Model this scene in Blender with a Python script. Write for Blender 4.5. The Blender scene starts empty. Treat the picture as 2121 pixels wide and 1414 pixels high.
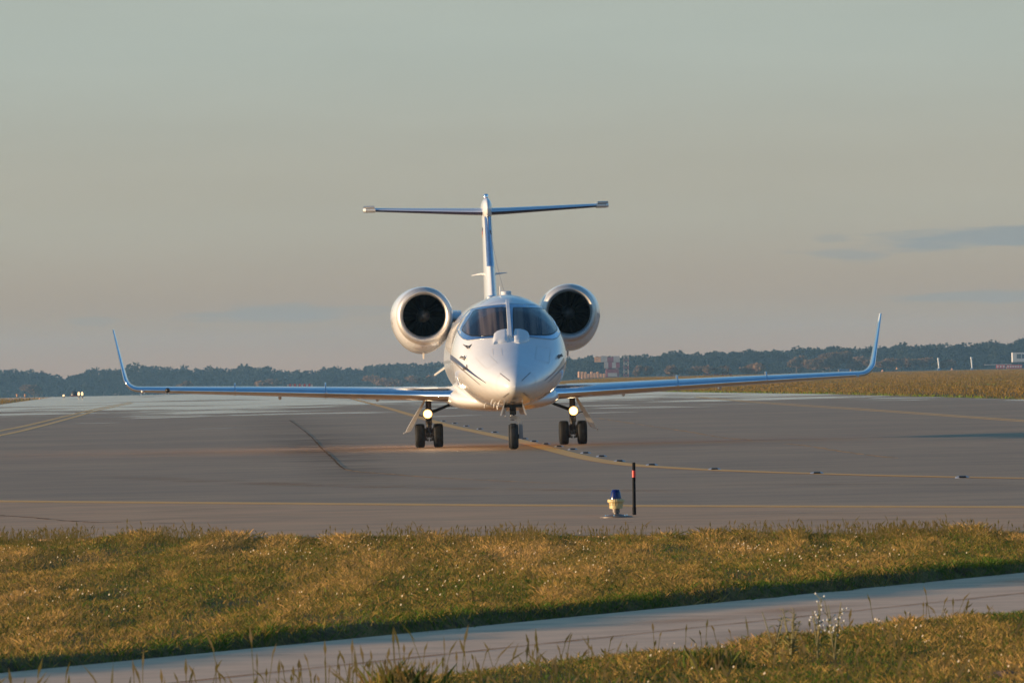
import bpy, math, random
import numpy as np
from mathutils import Matrix, Vector

random.seed(7)
rng = np.random.default_rng(7)
sc = bpy.context.scene
COL = sc.collection

# ------------------------------------------------------------------ camera
CAM_H = 1.207            # metres above the apron
FPX = 18367.0            # focal length in pixels of a 2121 px wide frame
ROLL = math.radians(1.23)
HOR = 72.5               # the horizon passes this far below the frame centre
PITCH = math.atan(HOR / FPX)
cam_d = bpy.data.cameras.new('camera')
cam_d.sensor_width = 36.0
cam_d.lens = 36.0 * FPX / 2121.0
cam_d.clip_start = 1.0
cam_d.clip_end = 20000.0
cam_d.dof.use_dof = True
cam_d.dof.focus_distance = 148.0
cam_d.dof.aperture_fstop = 36.0
cam = bpy.data.objects.new('camera', cam_d)
cam.matrix_world = Matrix.Translation((0, 0, CAM_H)) @ Matrix.Rotation(math.pi / 2 + PITCH, 4, 'X') @ Matrix.Rotation(-ROLL, 4, 'Z')
COL.objects.link(cam)
sc.camera = cam

# ------------------------------------------------------------------ exposure
sc.view_settings.view_transform = 'Standard'
sc.view_settings.look = 'None'
sc.view_settings.exposure = 0.5
sc.view_settings.gamma = 1.0
sc.cycles.use_denoising = True
sc.cycles.max_bounces = 6
sc.cycles.caustics_reflective = False
sc.cycles.transparent_max_bounces = 8

# ------------------------------------------------------------------ sun and sky
SUN_EL = math.radians(4.7)
SUN_AZ = math.radians(-96.0)       # clockwise from +Y: to the left, a little on the camera's side
sun_dir = Vector((math.sin(SUN_AZ) * math.cos(SUN_EL), math.cos(SUN_AZ) * math.cos(SUN_EL), math.sin(SUN_EL)))
sun_d = bpy.data.lights.new('sun', 'SUN')
sun_d.energy = 5.0
sun_d.angle = math.radians(0.5)
sun_d.color = (1.0, 0.73, 0.45)
sun = bpy.data.objects.new('sun', sun_d)
sun.rotation_euler = sun_dir.to_track_quat('Z', 'Y').to_euler()
sun.location = sun_dir * 400
COL.objects.link(sun)


def nd(nt, typ, **kw):
    n = nt.nodes.new(typ)
    for k, v in kw.items():
        if k.startswith('i_'):
            n.inputs[k[2:].replace('_', ' ')].default_value = v
        else:
            setattr(n, k, v)
    return n


def mth(nt, op, a, b=None, clamp=False):
    n = nt.nodes.new('ShaderNodeMath')
    n.operation = op
    n.use_clamp = clamp
    for i, v in enumerate((a, b)):
        if v is None:
            continue
        if isinstance(v, (int, float)):
            n.inputs[i].default_value = v
        else:
            nt.links.new(v, n.inputs[i])
    return n.outputs[0]


def sstep(nt, v, lo, hi):
    n = nt.nodes.new('ShaderNodeMapRange')
    n.interpolation_type = 'SMOOTHSTEP'
    n.clamp = True
    n.inputs['From Min'].default_value = lo
    n.inputs['From Max'].default_value = hi
    nt.links.new(v, n.inputs['Value'])
    return n.outputs['Result']


def mixc(nt, f, a, b, blend='MIX'):
    n = nt.nodes.new('ShaderNodeMix')
    n.data_type = 'RGBA'
    n.blend_type = blend
    for s, v in ((0, f), (6, a), (7, b)):
        if isinstance(v, (int, float)):
            n.inputs[s].default_value = v
        elif isinstance(v, (tuple, list)):
            n.inputs[s].default_value = (*v, 1.0)
        else:
            nt.links.new(v, n.inputs[s])
    return n.outputs[2]


def make_world():
    w = bpy.data.worlds.new('World')
    sc.world = w
    w.use_nodes = True
    nt = w.node_tree
    bg = nt.nodes['Background']
    bg.inputs['Strength'].default_value = 0.15
    sky = nd(nt, 'ShaderNodeTexSky', sky_type='NISHITA', sun_disc=False, sun_elevation=SUN_EL,
             sun_rotation=SUN_AZ, altitude=50.0, air_density=1.0, dust_density=0.6, ozone_density=3.0)
    tc = nt.nodes.new('ShaderNodeTexCoord')
    sp = nt.nodes.new('ShaderNodeSeparateXYZ')
    nt.links.new(tc.outputs['Generated'], sp.inputs[0])
    x, y, z = sp.outputs
    # dusty layer low over the horizon
    ramp = nt.nodes.new('ShaderNodeValToRGB')
    cr = ramp.color_ramp
    cr.interpolation = 'EASE'
    cr.elements[0].position = 0.0
    cr.elements[0].color = (0.44, 0.285, 0.19, 1)
    cr.elements[1].position = 1.0
    cr.elements[1].color = (0.30, 0.43, 0.56, 1)
    for p, c in ((0.045, (0.395, 0.315, 0.235)), (0.12, (0.408, 0.385, 0.312)), (0.25, (0.405, 0.445, 0.395)), (0.5, (0.34, 0.43, 0.45))):
        e = cr.elements.new(p)
        e.color = (*c, 1)
    nt.links.new(mth(nt, 'MULTIPLY', z, 1 / 0.16, True), ramp.inputs[0])
    lay = nt.nodes.new('ShaderNodeVectorMath')
    lay.operation = 'SCALE'
    lay.inputs['Scale'].default_value = 4.98
    nt.links.new(ramp.outputs[0], lay.inputs[0])
    tint = mixc(nt, 1.0, sky.outputs[0], SKY_TINT, 'MULTIPLY')
    col = mixc(nt, sstep(nt, z, 0.30, 0.06), tint, lay.outputs[0])
    # thin grey clouds low in the north
    az = mth(nt, 'DIVIDE', x, mth(nt, 'MAXIMUM', mth(nt, 'ABSOLUTE', y), 0.05))
    cmb = nt.nodes.new('ShaderNodeCombineXYZ')
    nt.links.new(mth(nt, 'MULTIPLY', az, 90.0), cmb.inputs[0])
    nt.links.new(mth(nt, 'MULTIPLY', z, 700.0), cmb.inputs[1])
    nz = nd(nt, 'ShaderNodeTexNoise', i_Scale=1.0, i_Detail=5.0, i_Roughness=0.55)
    nt.links.new(cmb.outputs[0], nz.inputs['Vector'])
    n0 = mth(nt, 'SUBTRACT', nz.outputs[0], 0.5)
    tot = None
    for (ca, ce, ra, re, amt, slope) in ((0.062, 0.0149, 0.026, 0.0016, 0.9, 0.045), (0.0385, 0.0128, 0.0052, 0.0009, 0.55, -0.03),
                                         (0.0365, 0.0147, 0.0026, 0.0006, 0.4, 0.0), (-0.0255, 0.0076, 0.0125, 0.0012, 0.55, 0.0),
                                         (-0.047, 0.0073, 0.0035, 0.0007, 0.3, 0.0), (0.055, 0.0078, 0.012, 0.0009, 0.55, 0.0),
                                         (0.25, 0.03, 0.10, 0.006, 0.6, 0.0), (-0.3, 0.04, 0.12, 0.006, 0.6, 0.0)):
        dx = mth(nt, 'DIVIDE', mth(nt, 'SUBTRACT', az, ca), ra)
        ee = mth(nt, 'ADD', mth(nt, 'MULTIPLY', mth(nt, 'SUBTRACT', az, ca), slope), ce)
        dz = mth(nt, 'DIVIDE', mth(nt, 'SUBTRACT', z, ee), re)
        r = mth(nt, 'ADD', mth(nt, 'MULTIPLY', dx, dx), mth(nt, 'MULTIPLY', dz, dz))
        v = mth(nt, 'ADD', mth(nt, 'SUBTRACT', 1.0, mth(nt, 'SQRT', r)), mth(nt, 'MULTIPLY', n0, 2.2))
        m = mth(nt, 'MULTIPLY', sstep(nt, v, -0.1, 0.6), amt)
        tot = m if tot is None else mth(nt, 'MAXIMUM', tot, m)
    tot = mth(nt, 'MULTIPLY', tot, mth(nt, 'GREATER_THAN', y, 0.0))
    col = mixc(nt, tot, col, (1.38, 1.50, 1.49))
    # the sky is never perfectly even
    nz2 = nd(nt, 'ShaderNodeTexNoise', i_Scale=1.0, i_Detail=4.0)
    cm2 = nt.nodes.new('ShaderNodeCombineXYZ')
    nt.links.new(mth(nt, 'MULTIPLY', az, 25.0), cm2.inputs[0])
    nt.links.new(mth(nt, 'MULTIPLY', z, 160.0), cm2.inputs[1])
    nt.links.new(cm2.outputs[0], nz2.inputs['Vector'])
    f = nt.nodes.new('ShaderNodeMapRange')
    f.inputs['To Min'].default_value = 0.95
    f.inputs['To Max'].default_value = 1.05
    nt.links.new(nz2.outputs[0], f.inputs[0])
    sc2 = nt.nodes.new('ShaderNodeVectorMath')
    sc2.operation = 'SCALE'
    nt.links.new(col, sc2.inputs[0])
    nt.links.new(f.outputs[0], sc2.inputs['Scale'])
    nt.links.new(sc2.outputs[0], bg.inputs['Color'])


SKY_TINT = (0.95, 1.25, 1.35)
make_world()

# ------------------------------------------------------------------ pixel <-> place
CR, SR = math.cos(ROLL), math.sin(ROLL)


def px(u, v):
    """pixel of the 2121 px photograph -> (right, up) slopes in the level world"""
    a, b = u - 1060.5, 707.0 - v
    return (a * CR + b * SR) / FPX, (-a * SR + b * CR + HOR) / FPX


def G(u, v, z=0.0):
    """the point of the ground (height z) seen at a pixel"""
    r, t = px(u, v)
    d = (z - CAM_H) / t
    return (r * d, d)


def P(u, v, d):
    r, t = px(u, v)
    return (r * d, d, CAM_H + t * d)


JET = Vector((-0.225, 155.0, 0.0))
YAW = math.radians(1.6)
CY, SY = math.cos(YAW), math.sin(YAW)


def to_local(p):
    dx, dy = p[0] - JET.x, p[1] - JET.y
    return (dx * CY + dy * SY, -dx * SY + dy * CY, p[2])


def L(u, v, yl):
    """jet-local point seen at a pixel, at local fore-aft position yl"""
    d = 155.0 + yl
    for _ in range(3):
        q = to_local(P(u, v, d))
        d += yl - q[1]
    return to_local(P(u, v, d))


# ------------------------------------------------------------------ materials
MATS = {}


def mat(name, base, rough=0.5, metal=0.0, coat=0.0, spec=0.5, var=0.0, scale=20.0, bump=0.0, base2=None, emit=None, estr=0.0, coat_rough=0.05):
    m = bpy.data.materials.new(name)
    m.use_nodes = True
    nt = m.node_tree
    b = nt.nodes['Principled BSDF']
    b.inputs['Base Color'].default_value = (*base, 1)
    b.inputs['Roughness'].default_value = rough
    b.inputs['Metallic'].default_value = metal
    b.inputs['Coat Weight'].default_value = coat
    b.inputs['Coat Roughness'].default_value = coat_rough
    b.inputs['Specular IOR Level'].default_value = spec
    if emit:
        b.inputs['Emission Color'].default_value = (*emit, 1)
        b.inputs['Emission Strength'].default_value = estr
    if var or bump or base2:
        tc = nt.nodes.new('ShaderNodeTexCoord')
        nz = nd(nt, 'ShaderNodeTexNoise', i_Scale=scale, i_Detail=6.0, i_Roughness=0.6)
        nt.links.new(tc.outputs['Object'], nz.inputs['Vector'])
        lo = base2 if base2 else tuple(c * (1 - var) for c in base)
        hi = base if base2 else tuple(min(1, c * (1 + var)) for c in base)
        f = sstep(nt, nz.outputs[0], 0.3, 0.7)
        nt.links.new(mixc(nt, f, lo, hi), b.inputs['Base Color'])
        if bump:
            bp = nt.nodes.new('ShaderNodeBump')
            bp.inputs['Strength'].default_value = bump
            bp.inputs['Distance'].default_value = 0.01
            nt.links.new(nz.outputs[0], bp.inputs['Height'])
            nt.links.new(bp.outputs[0], b.inputs['Normal'])
    MATS[name] = m
    return m


mat('white_paint', (0.80, 0.79, 0.775), 0.24, coat=0.75, var=0.025, scale=3.0)
mat('polished_metal', (0.88, 0.90, 0.92), 0.17, metal=1.0, var=0.05, scale=6.0)
mat('brushed_metal', (0.72, 0.67, 0.61), 0.5, metal=0.8, var=0.06, scale=8.0)
mat('frame_metal', (0.66, 0.74, 0.84), 0.32, metal=1.0, var=0.08, scale=12.0)
mat('dark_metal', (0.07, 0.065, 0.06), 0.45, metal=0.7, var=0.3, scale=60.0)
mat('gear_metal', (0.16, 0.14, 0.12), 0.4, metal=0.6, var=0.3, scale=60.0)
mat('chrome', (0.75, 0.73, 0.70), 0.12, metal=1.0)
mat('rubber', (0.014, 0.013, 0.013), 0.75, var=0.35, scale=40.0, bump=0.2)
mat('duct', (0.007, 0.005, 0.0042), 0.9, spec=0.03)
mat('fan', (0.0015, 0.0014, 0.0014), 0.9, spec=0.03)
mat('spinner', (0.16, 0.155, 0.15), 0.45)
mat('navy', (0.015, 0.015, 0.07), 0.3, coat=0.4)
mat('tail_metal', (0.90, 0.91, 0.92), 0.42, metal=0.85)
mat('edge_navy', (0.018, 0.016, 0.05), 0.4, coat=0.2, var=0.2)
mat('thin_grey', (0.20, 0.17, 0.15), 0.4)
mat('black', (0.012, 0.012, 0.012), 0.5)
mat('flag_black', (0.02, 0.02, 0.03), 0.4)
mat('flag_red', (0.5, 0.03, 0.03), 0.4)
mat('flag_gold', (0.72, 0.42, 0.06), 0.4)
mat('lamp', (1, 1, 1), 0.3, emit=(1.0, 0.80, 0.48), estr=6.0)
mat('lamp_rim_glow', (0.8, 0.5, 0.25), 0.3, metal=0.8, emit=(1.0, 0.50, 0.15), estr=2.2)  # emits orange by itself, in place of the glow around the lamp
mat('marker_lamp', (1, .8, .5), 0.4, emit=(1.0, 0.62, 0.28), estr=1.2)
mat('red_lens', (0.35, 0.02, 0.02), 0.2, coat=0.5)
mat('blue_lens', (0.001, 0.002, 0.085), 0.22, coat=0.3, var=0.4, scale=30)
mat('cream_plastic', (0.62, 0.47, 0.21), 0.5, var=0.08, scale=60)
mat('steel_plate', (0.17, 0.14, 0.12), 0.5, metal=0.2, var=0.25, scale=25)
mat('pole_black', (0.006, 0.0055, 0.006), 0.7, spec=0.15)
mat('pole_red', (0.75, 0.035, 0.02), 0.4)
mat('stud_metal', (0.50, 0.48, 0.46), 0.38, metal=0.8)
mat('sign_red', (0.55, 0.05, 0.035), 0.5)
mat('sign_white', (0.75, 0.73, 0.7), 0.5)
mat('hut_red', (0.28, 0.05, 0.07), 0.55, var=0.2, scale=1.0)
mat('hut_white', (0.46, 0.40, 0.37), 0.55, var=0.15, scale=1.0)
mat('orange', (0.85, 0.38, 0.16), 0.5, var=0.25, scale=1.5)
mat('wall_pale', (0.62, 0.60, 0.57), 0.6, var=0.08)
mat('window_dark', (0.05, 0.06, 0.07), 0.2)
mat('blue_paint', (0.06, 0.16, 0.32), 0.5)
mat('stem', (0.20, 0.17, 0.06), 0.7)
mat('weed_green', (0.20, 0.20, 0.05), 0.7, base2=(0.32, 0.26, 0.09), scale=9.0)
mat('petal', (0.50, 0.42, 0.31), 0.7)
mat('white_petal', (0.75, 0.72, 0.66), 0.6)
mat('dirt', (0.20, 0.12, 0.08), 0.9, base2=(0.10, 0.06, 0.04), scale=14, bump=0.8)
mat('bark', (0.09, 0.07, 0.05), 0.9)


def glass_mat():
    m = bpy.data.materials.new('cockpit_glass')
    m.use_nodes = True
    nt = m.node_tree
    b = nt.nodes['Principled BSDF']
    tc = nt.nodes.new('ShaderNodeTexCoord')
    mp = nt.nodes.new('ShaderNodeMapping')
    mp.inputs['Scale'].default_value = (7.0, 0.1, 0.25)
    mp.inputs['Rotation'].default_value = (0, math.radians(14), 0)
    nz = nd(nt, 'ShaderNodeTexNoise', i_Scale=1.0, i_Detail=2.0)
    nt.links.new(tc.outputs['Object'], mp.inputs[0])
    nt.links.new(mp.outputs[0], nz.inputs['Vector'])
    nt.links.new(mixc(nt, sstep(nt, nz.outputs[0], 0.42, 0.66), (0.010, 0.012, 0.018), (0.15, 0.115, 0.095)), b.inputs['Base Color'])  # brown reflection streaks painted into the glass colour
    b.inputs['Roughness'].default_value = 0.06
    b.inputs['Specular IOR Level'].default_value = 0.45
    MATS['cockpit_glass'] = m


glass_mat()


def leafy(name, c1, c2, c3=None, rough=0.8, trans=0.25):
    """foliage or grass: colour varies blade by blade through the 'tone' attribute"""
    m = bpy.data.materials.new(name)
    m.use_nodes = True
    nt = m.node_tree
    b = nt.nodes['Principled BSDF']
    at = nd(nt, 'ShaderNodeAttribute', attribute_name='tone')
    rp = nt.nodes.new('ShaderNodeValToRGB')
    rp.color_ramp.elements[0].color = (*c1, 1)
    rp.color_ramp.elements[1].color = (*c2, 1)
    if c3:
        e = rp.color_ramp.elements.new(0.5)
        e.color = (*c3, 1)
        e = rp.color_ramp.elements.new(0.28)
        e.color = (*(0.5 * q + 0.12 * w for q, w in zip(c3, (1.0, 0.45, 0.25))), 1) if 'grass' in name else (*c3, 1)
    nt.links.new(at.outputs['Fac'], rp.inputs[0])
    nt.links.new(rp.outputs[0], b.inputs['Base Color'])
    b.inputs['Roughness'].default_value = rough
    b.inputs['Specular IOR Level'].default_value = 0.2
    if trans:
        tr = nt.nodes.new('ShaderNodeBsdfTranslucent')
        nt.links.new(rp.outputs[0], tr.inputs['Color'])
        mx = nt.nodes.new('ShaderNodeMixShader')
        mx.inputs[0].default_value = trans
        nt.links.new(b.outputs[0], mx.inputs[1])
        nt.links.new(tr.outputs[0], mx.inputs[2])
        nt.links.new(mx.outputs[0], nt.nodes['Material Output'].inputs['Surface'])
    MATS[name] = m


leafy('grass_blades', (0.075, 0.135, 0.010), (0.58, 0.335, 0.115), (0.34, 0.228, 0.036), trans=0.3)
leafy('far_grass', (0.20, 0.29, 0.006), (0.30, 0.17, 0.03), (0.25, 0.155, 0.012), trans=0.3)
leafy('wood_leaves', (0.012, 0.021, 0.016), (0.026, 0.033, 0.022), (0.017, 0.026, 0.018), trans=0.4)
leafy('autumn_leaves', (0.13, 0.085, 0.045), (0.30, 0.165, 0.085), (0.21, 0.125, 0.065), trans=0.4)


def ground_mat():
    m = bpy.data.materials.new('field_soil')
    m.use_nodes = True
    nt = m.node_tree
    b = nt.nodes['Principled BSDF']
    b.inputs['Roughness'].default_value = 0.95
    b.inputs['Specular IOR Level'].default_value = 0.1
    tc = nt.nodes.new('ShaderNodeTexCoord')
    n1 = nd(nt, 'ShaderNodeTexNoise', i_Scale=0.35, i_Detail=8.0, i_Roughness=0.65)
    n2 = nd(nt, 'ShaderNodeTexNoise', i_Scale=9.0, i_Detail=6.0, i_Roughness=0.7)
    for n in (n1, n2):
        nt.links.new(tc.outputs['Object'], n.inputs['Vector'])
    c = mixc(nt, sstep(nt, n1.outputs[0], 0.35, 0.65), (0.16, 0.13, 0.03), (0.28, 0.165, 0.055))
    c = mixc(nt, sstep(nt, n2.outputs[0], 0.35, 0.62), (0.10, 0.06, 0.03), c)
    nt.links.new(c, b.inputs['Base Color'])
    bp = nt.nodes.new('ShaderNodeBump')
    bp.inputs['Strength'].default_value = 0.8
    bp.inputs['Distance'].default_value = 0.04
    nt.links.new(n2.outputs[0], bp.inputs['Height'])
    nt.links.new(bp.outputs[0], b.inputs['Normal'])
    MATS['field_soil'] = m


ground_mat()


def asphalt_mat():
    m = bpy.data.materials.new('asphalt')
    m.use_nodes = True
    nt = m.node_tree
    b = nt.nodes['Principled BSDF']
    tc = nt.nodes.new('ShaderNodeTexCoord')
    sp = nt.nodes.new('ShaderNodeSeparateXYZ')
    nt.links.new(tc.outputs['Object'], sp.inputs[0])
    x, y, z = sp.outputs
    big = nd(nt, 'ShaderNodeTexNoise', i_Scale=0.10, i_Detail=4.0)
    mid = nd(nt, 'ShaderNodeTexNoise', i_Scale=0.55, i_Detail=6.0, i_Roughness=0.65)
    fine = nd(nt, 'ShaderNodeTexNoise', i_Scale=22.0, i_Detail=5.0, i_Roughness=0.7)
    for n in (big, mid, fine):
        nt.links.new(tc.outputs['Object'], n.inputs['Vector'])
    c = mixc(nt, sstep(nt, big.outputs[0], 0.35, 0.65), ASPH1, ASPH2)
    c = mixc(nt, mth(nt, 'MULTIPLY', sstep(nt, mid.outputs[0], 0.42, 0.66), 0.5), c, ASPH3)
    c = mixc(nt, mth(nt, 'MULTIPLY', sstep(nt, fine.outputs[0], 0.35, 0.7), 0.35), c, ASPH4)
    # tyre-rubber track along the taxi route (worn darker band)
    nt.links.new(c, b.inputs['Base Color'])
    b.inputs['Roughness'].default_value = 0.62
    b.inputs['Specular IOR Level'].default_value = 0.35
    bp = nt.nodes.new('ShaderNodeBump')
    bp.inputs['Strength'].default_value = 0.25
    bp.inputs['Distance'].default_value = 0.01
    nt.links.new(fine.outputs[0], bp.inputs['Height'])
    nt.links.new(bp.outputs[0], b.inputs['Normal'])
    # mirage imitated in the paving itself: ragged glossy streaks stand in for mirrored sky
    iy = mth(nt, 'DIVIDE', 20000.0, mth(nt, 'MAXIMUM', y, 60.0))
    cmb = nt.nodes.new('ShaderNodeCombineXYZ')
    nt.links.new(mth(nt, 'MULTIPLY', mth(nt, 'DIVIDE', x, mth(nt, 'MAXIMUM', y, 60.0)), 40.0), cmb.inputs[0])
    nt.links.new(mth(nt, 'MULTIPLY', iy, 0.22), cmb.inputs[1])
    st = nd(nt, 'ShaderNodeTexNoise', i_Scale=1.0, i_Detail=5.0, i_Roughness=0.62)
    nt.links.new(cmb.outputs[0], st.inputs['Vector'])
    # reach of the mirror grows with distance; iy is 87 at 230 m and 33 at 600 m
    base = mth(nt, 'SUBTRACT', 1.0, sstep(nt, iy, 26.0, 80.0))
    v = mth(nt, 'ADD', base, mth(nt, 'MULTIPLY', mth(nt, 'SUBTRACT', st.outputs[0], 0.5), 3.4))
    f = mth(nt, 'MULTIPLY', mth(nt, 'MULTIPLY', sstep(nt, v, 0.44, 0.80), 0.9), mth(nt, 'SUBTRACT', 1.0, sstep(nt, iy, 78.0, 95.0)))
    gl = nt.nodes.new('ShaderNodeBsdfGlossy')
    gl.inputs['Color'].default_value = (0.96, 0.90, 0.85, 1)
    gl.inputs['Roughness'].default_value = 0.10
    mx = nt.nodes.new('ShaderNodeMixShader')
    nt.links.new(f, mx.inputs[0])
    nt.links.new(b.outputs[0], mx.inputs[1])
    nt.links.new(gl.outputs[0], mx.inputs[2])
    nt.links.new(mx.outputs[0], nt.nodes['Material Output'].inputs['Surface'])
    MATS['asphalt'] = m


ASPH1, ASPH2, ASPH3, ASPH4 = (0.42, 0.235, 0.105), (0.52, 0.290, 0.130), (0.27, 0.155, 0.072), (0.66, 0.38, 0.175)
asphalt_mat()


def worn_paint(name, c, keep=0.42):
    m = bpy.data.materials.new(name)
    m.use_nodes = True
    nt = m.node_tree
    b = nt.nodes['Principled BSDF']
    tc = nt.nodes.new('ShaderNodeTexCoord')
    n = nd(nt, 'ShaderNodeTexNoise', i_Scale=2.2, i_Detail=8.0, i_Roughness=0.75)
    nt.links.new(tc.outputs['Object'], n.inputs['Vector'])
    f = sstep(nt, n.outputs[0], keep - 0.12, keep + 0.06)
    nt.links.new(mixc(nt, f, (0.42, 0.22, 0.09), c), b.inputs['Base Color'])
    b.inputs['Roughness'].default_value = 0.6
    MATS[name] = m


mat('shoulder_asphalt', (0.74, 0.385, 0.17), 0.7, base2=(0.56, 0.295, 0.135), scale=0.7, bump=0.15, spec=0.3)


def stain_mat(name, c, amount, scale):
    m = bpy.data.materials.new(name)
    m.use_nodes = True
    nt = m.node_tree
    b = nt.nodes.new('ShaderNodeBsdfDiffuse')
    b.inputs['Color'].default_value = (*c, 1)
    tp = nt.nodes.new('ShaderNodeBsdfTransparent')
    mx = nt.nodes.new('ShaderNodeMixShader')
    nt.links.new(tp.outputs[0], mx.inputs[1])
    nt.links.new(b.outputs[0], mx.inputs[2])
    nt.links.new(mx.outputs[0], nt.nodes['Material Output'].inputs['Surface'])
    tc = nt.nodes.new('ShaderNodeTexCoord')
    n = nd(nt, 'ShaderNodeTexNoise', i_Scale=scale, i_Detail=6.0, i_Roughness=0.65)
    nt.links.new(tc.outputs['Object'], n.inputs['Vector'])
    at = nd(nt, 'ShaderNodeAttribute', attribute_name='tone')
    f = mth(nt, 'MULTIPLY', mth(nt, 'MULTIPLY', sstep(nt, n.outputs[0], 0.35, 0.68), at.outputs['Fac']), amount)
    nt.links.new(f, mx.inputs[0])
    MATS[name] = m


stain_mat('rubber_stain', (0.07, 0.05, 0.04), 0.22, 0.35)
stain_mat('dust_stain', (0.60, 0.36, 0.20), 0.5, 0.5)


worn_paint('yellow_paint', (1.0, 0.44, 0.055))
worn_paint('pale_yellow_paint', (1.0, 0.50, 0.10), 0.40)
def chalky(name, c):
    m = bpy.data.materials.new(name)
    m.use_nodes = True
    nt = m.node_tree
    d = nt.nodes.new('ShaderNodeBsdfDiffuse')
    tc = nt.nodes.new('ShaderNodeTexCoord')
    n = nd(nt, 'ShaderNodeTexNoise', i_Scale=1.5, i_Detail=5.0)
    nt.links.new(tc.outputs['Object'], n.inputs['Vector'])
    nt.links.new(mixc(nt, sstep(nt, n.outputs[0], 0.35, 0.65), c, tuple(q * 1.7 for q in c)), d.inputs['Color'])
    nt.links.new(d.outputs[0], nt.nodes['Material Output'].inputs['Surface'])
    MATS[name] = m


chalky('crack_dark', (0.17, 0.10, 0.055))
chalky('crack_pale', (0.55, 0.31, 0.15))
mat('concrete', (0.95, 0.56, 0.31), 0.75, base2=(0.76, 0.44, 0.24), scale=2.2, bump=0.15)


# ------------------------------------------------------------------ mesh helpers
def tag(o, label=None, cat=None, group=None, kind=None):
    if label:
        o['label'] = label
    if cat:
        o['category'] = cat
    if group:
        o['group'] = group
    if kind:
        o['kind'] = kind
    return o


def empty(name, loc=(0, 0, 0), rz=0.0):
    o = bpy.data.objects.new(name, None)
    o.empty_display_size = 0.2
    COL.objects.link(o)
    o.location = loc
    o.rotation_euler = (0, 0, rz)
    return o


def copy_tree(o, parent=None):
    c = o.copy()
    COL.objects.link(c)
    c.parent = parent
    for ch in [q for q in bpy.data.objects if q.parent == o]:
        copy_tree(ch, c)
    return c


class MB:
    def __init__(self):
        self.v, self.f, self.m = [], [], []

    def add(self, vs, fs, mi=0):
        o = len(self.v)
        self.v += [tuple(p) for p in vs]
        self.f += [tuple(i + o for i in f) for f in fs]
        self.m += [mi] * len(fs)
        return self

    def loft(self, rings, close=True, cap0=False, cap1=False, mi=0):
        n = len(rings[0])
        vs = [p for r in rings for p in r]
        fs = []
        for k in range(len(rings) - 1):
            for i in range(n if close else n - 1):
                j = (i + 1) % n
                fs.append((k * n + i, k * n + j, (k + 1) * n + j, (k + 1) * n + i))
        if cap0:
            fs.append(tuple(range(n))[::-1])
        if cap1:
            fs.append(tuple((len(rings) - 1) * n + i for i in range(n)))
        return self.add(vs, fs, mi)

    def box(self, c, s, mi=0, bev=0.0):
        x, y, z = c
        a, b, h = s[0] / 2, s[1] / 2, s[2] / 2
        if bev:
            rings = []
            for dz, ins in ((-h, bev), (-h + bev, 0), (h - bev, 0), (h, bev)):
                q = []
                A, B = a - ins, b - ins
                k = min(bev, A, B)
                for (px_, py_) in ((-A + k, -B), (A - k, -B), (A, -B + k), (A, B - k), (A - k, B), (-A + k, B), (-A, B - k), (-A, -B + k)):
                    q.append((x + px_, y + py_, z + dz))
                rings.append(q)
            return self.loft(rings, True, True, True, mi)
        vs = [(x + i * a, y + j * b, z + k * h) for k in (-1, 1) for (i, j) in ((-1, -1), (1, -1), (1, 1), (-1, 1))]
        return self.add(vs, [(3, 2, 1, 0), (4, 5, 6, 7), (0, 1, 5, 4), (1, 2, 6, 5), (2, 3, 7, 6), (3, 0, 4, 7)], mi)

    def tube(self, pts, r, n=12, mi=0, cap=True, flat=1.0):
        pts = [Vector(p) for p in pts]
        rr = r if isinstance(r, (list, tuple)) else [r] * len(pts)
        rings = []
        up = None
        for i, p in enumerate(pts):
            t = (pts[min(i + 1, len(pts) - 1)] - pts[max(i - 1, 0)]).normalized()
            if up is None:
                up = Vector((0, 0, 1)) if abs(t.z) < 0.9 else Vector((1, 0, 0))
            s = t.cross(up).normalized()
            w = s.cross(t).normalized()
            rings.append([tuple(p + s * math.cos(a) * rr[i] + w * math.sin(a) * rr[i] * flat) for a in (2 * math.pi * k / n for k in range(n))])
        return self.loft(rings, True, cap, cap, mi)

    def spin(self, prof, c=(0, 0, 0), axis='z', n=32, mi=0):
        """prof: (radius, height) pairs"""
        rings = []
        for r, h in prof:
            q = []
            for k in range(n):
                a = 2 * math.pi * k / n
                if axis == 'z':
                    q.append((c[0] + r * math.cos(a), c[1] + r * math.sin(a), c[2] + h))
                elif axis == 'x':
                    q.append((c[0] + h, c[1] + r * math.cos(a), c[2] + r * math.sin(a)))
                else:
                    q.append((c[0] + r * math.cos(a), c[1] + h, c[2] + r * math.sin(a)))
            rings.append(q)
        return self.loft(rings, True, False, False, mi)

    def build(self, name, mats, parent=None, smooth=True, sharp=40):
        me = bpy.data.meshes.new(name)
        me.from_pydata(self.v, [], self.f)
        if isinstance(mats, str):
            mats = [mats]
        for m in mats:
            me.materials.append(MATS[m])
        if len(mats) > 1:
            me.polygons.foreach_set('material_index', self.m)
        me.update()
        import bmesh
        bm = bmesh.new()
        bm.from_mesh(me)
        bmesh.ops.recalc_face_normals(bm, faces=bm.faces)
        bm.to_mesh(me)
        bm.free()
        if smooth:
            me.polygons.foreach_set('use_smooth', [True] * len(me.polygons))
            me.set_sharp_from_angle(angle=math.radians(sharp))
        o = bpy.data.objects.new(name, me)
        COL.objects.link(o)
        o.parent = parent
        return o


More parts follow.
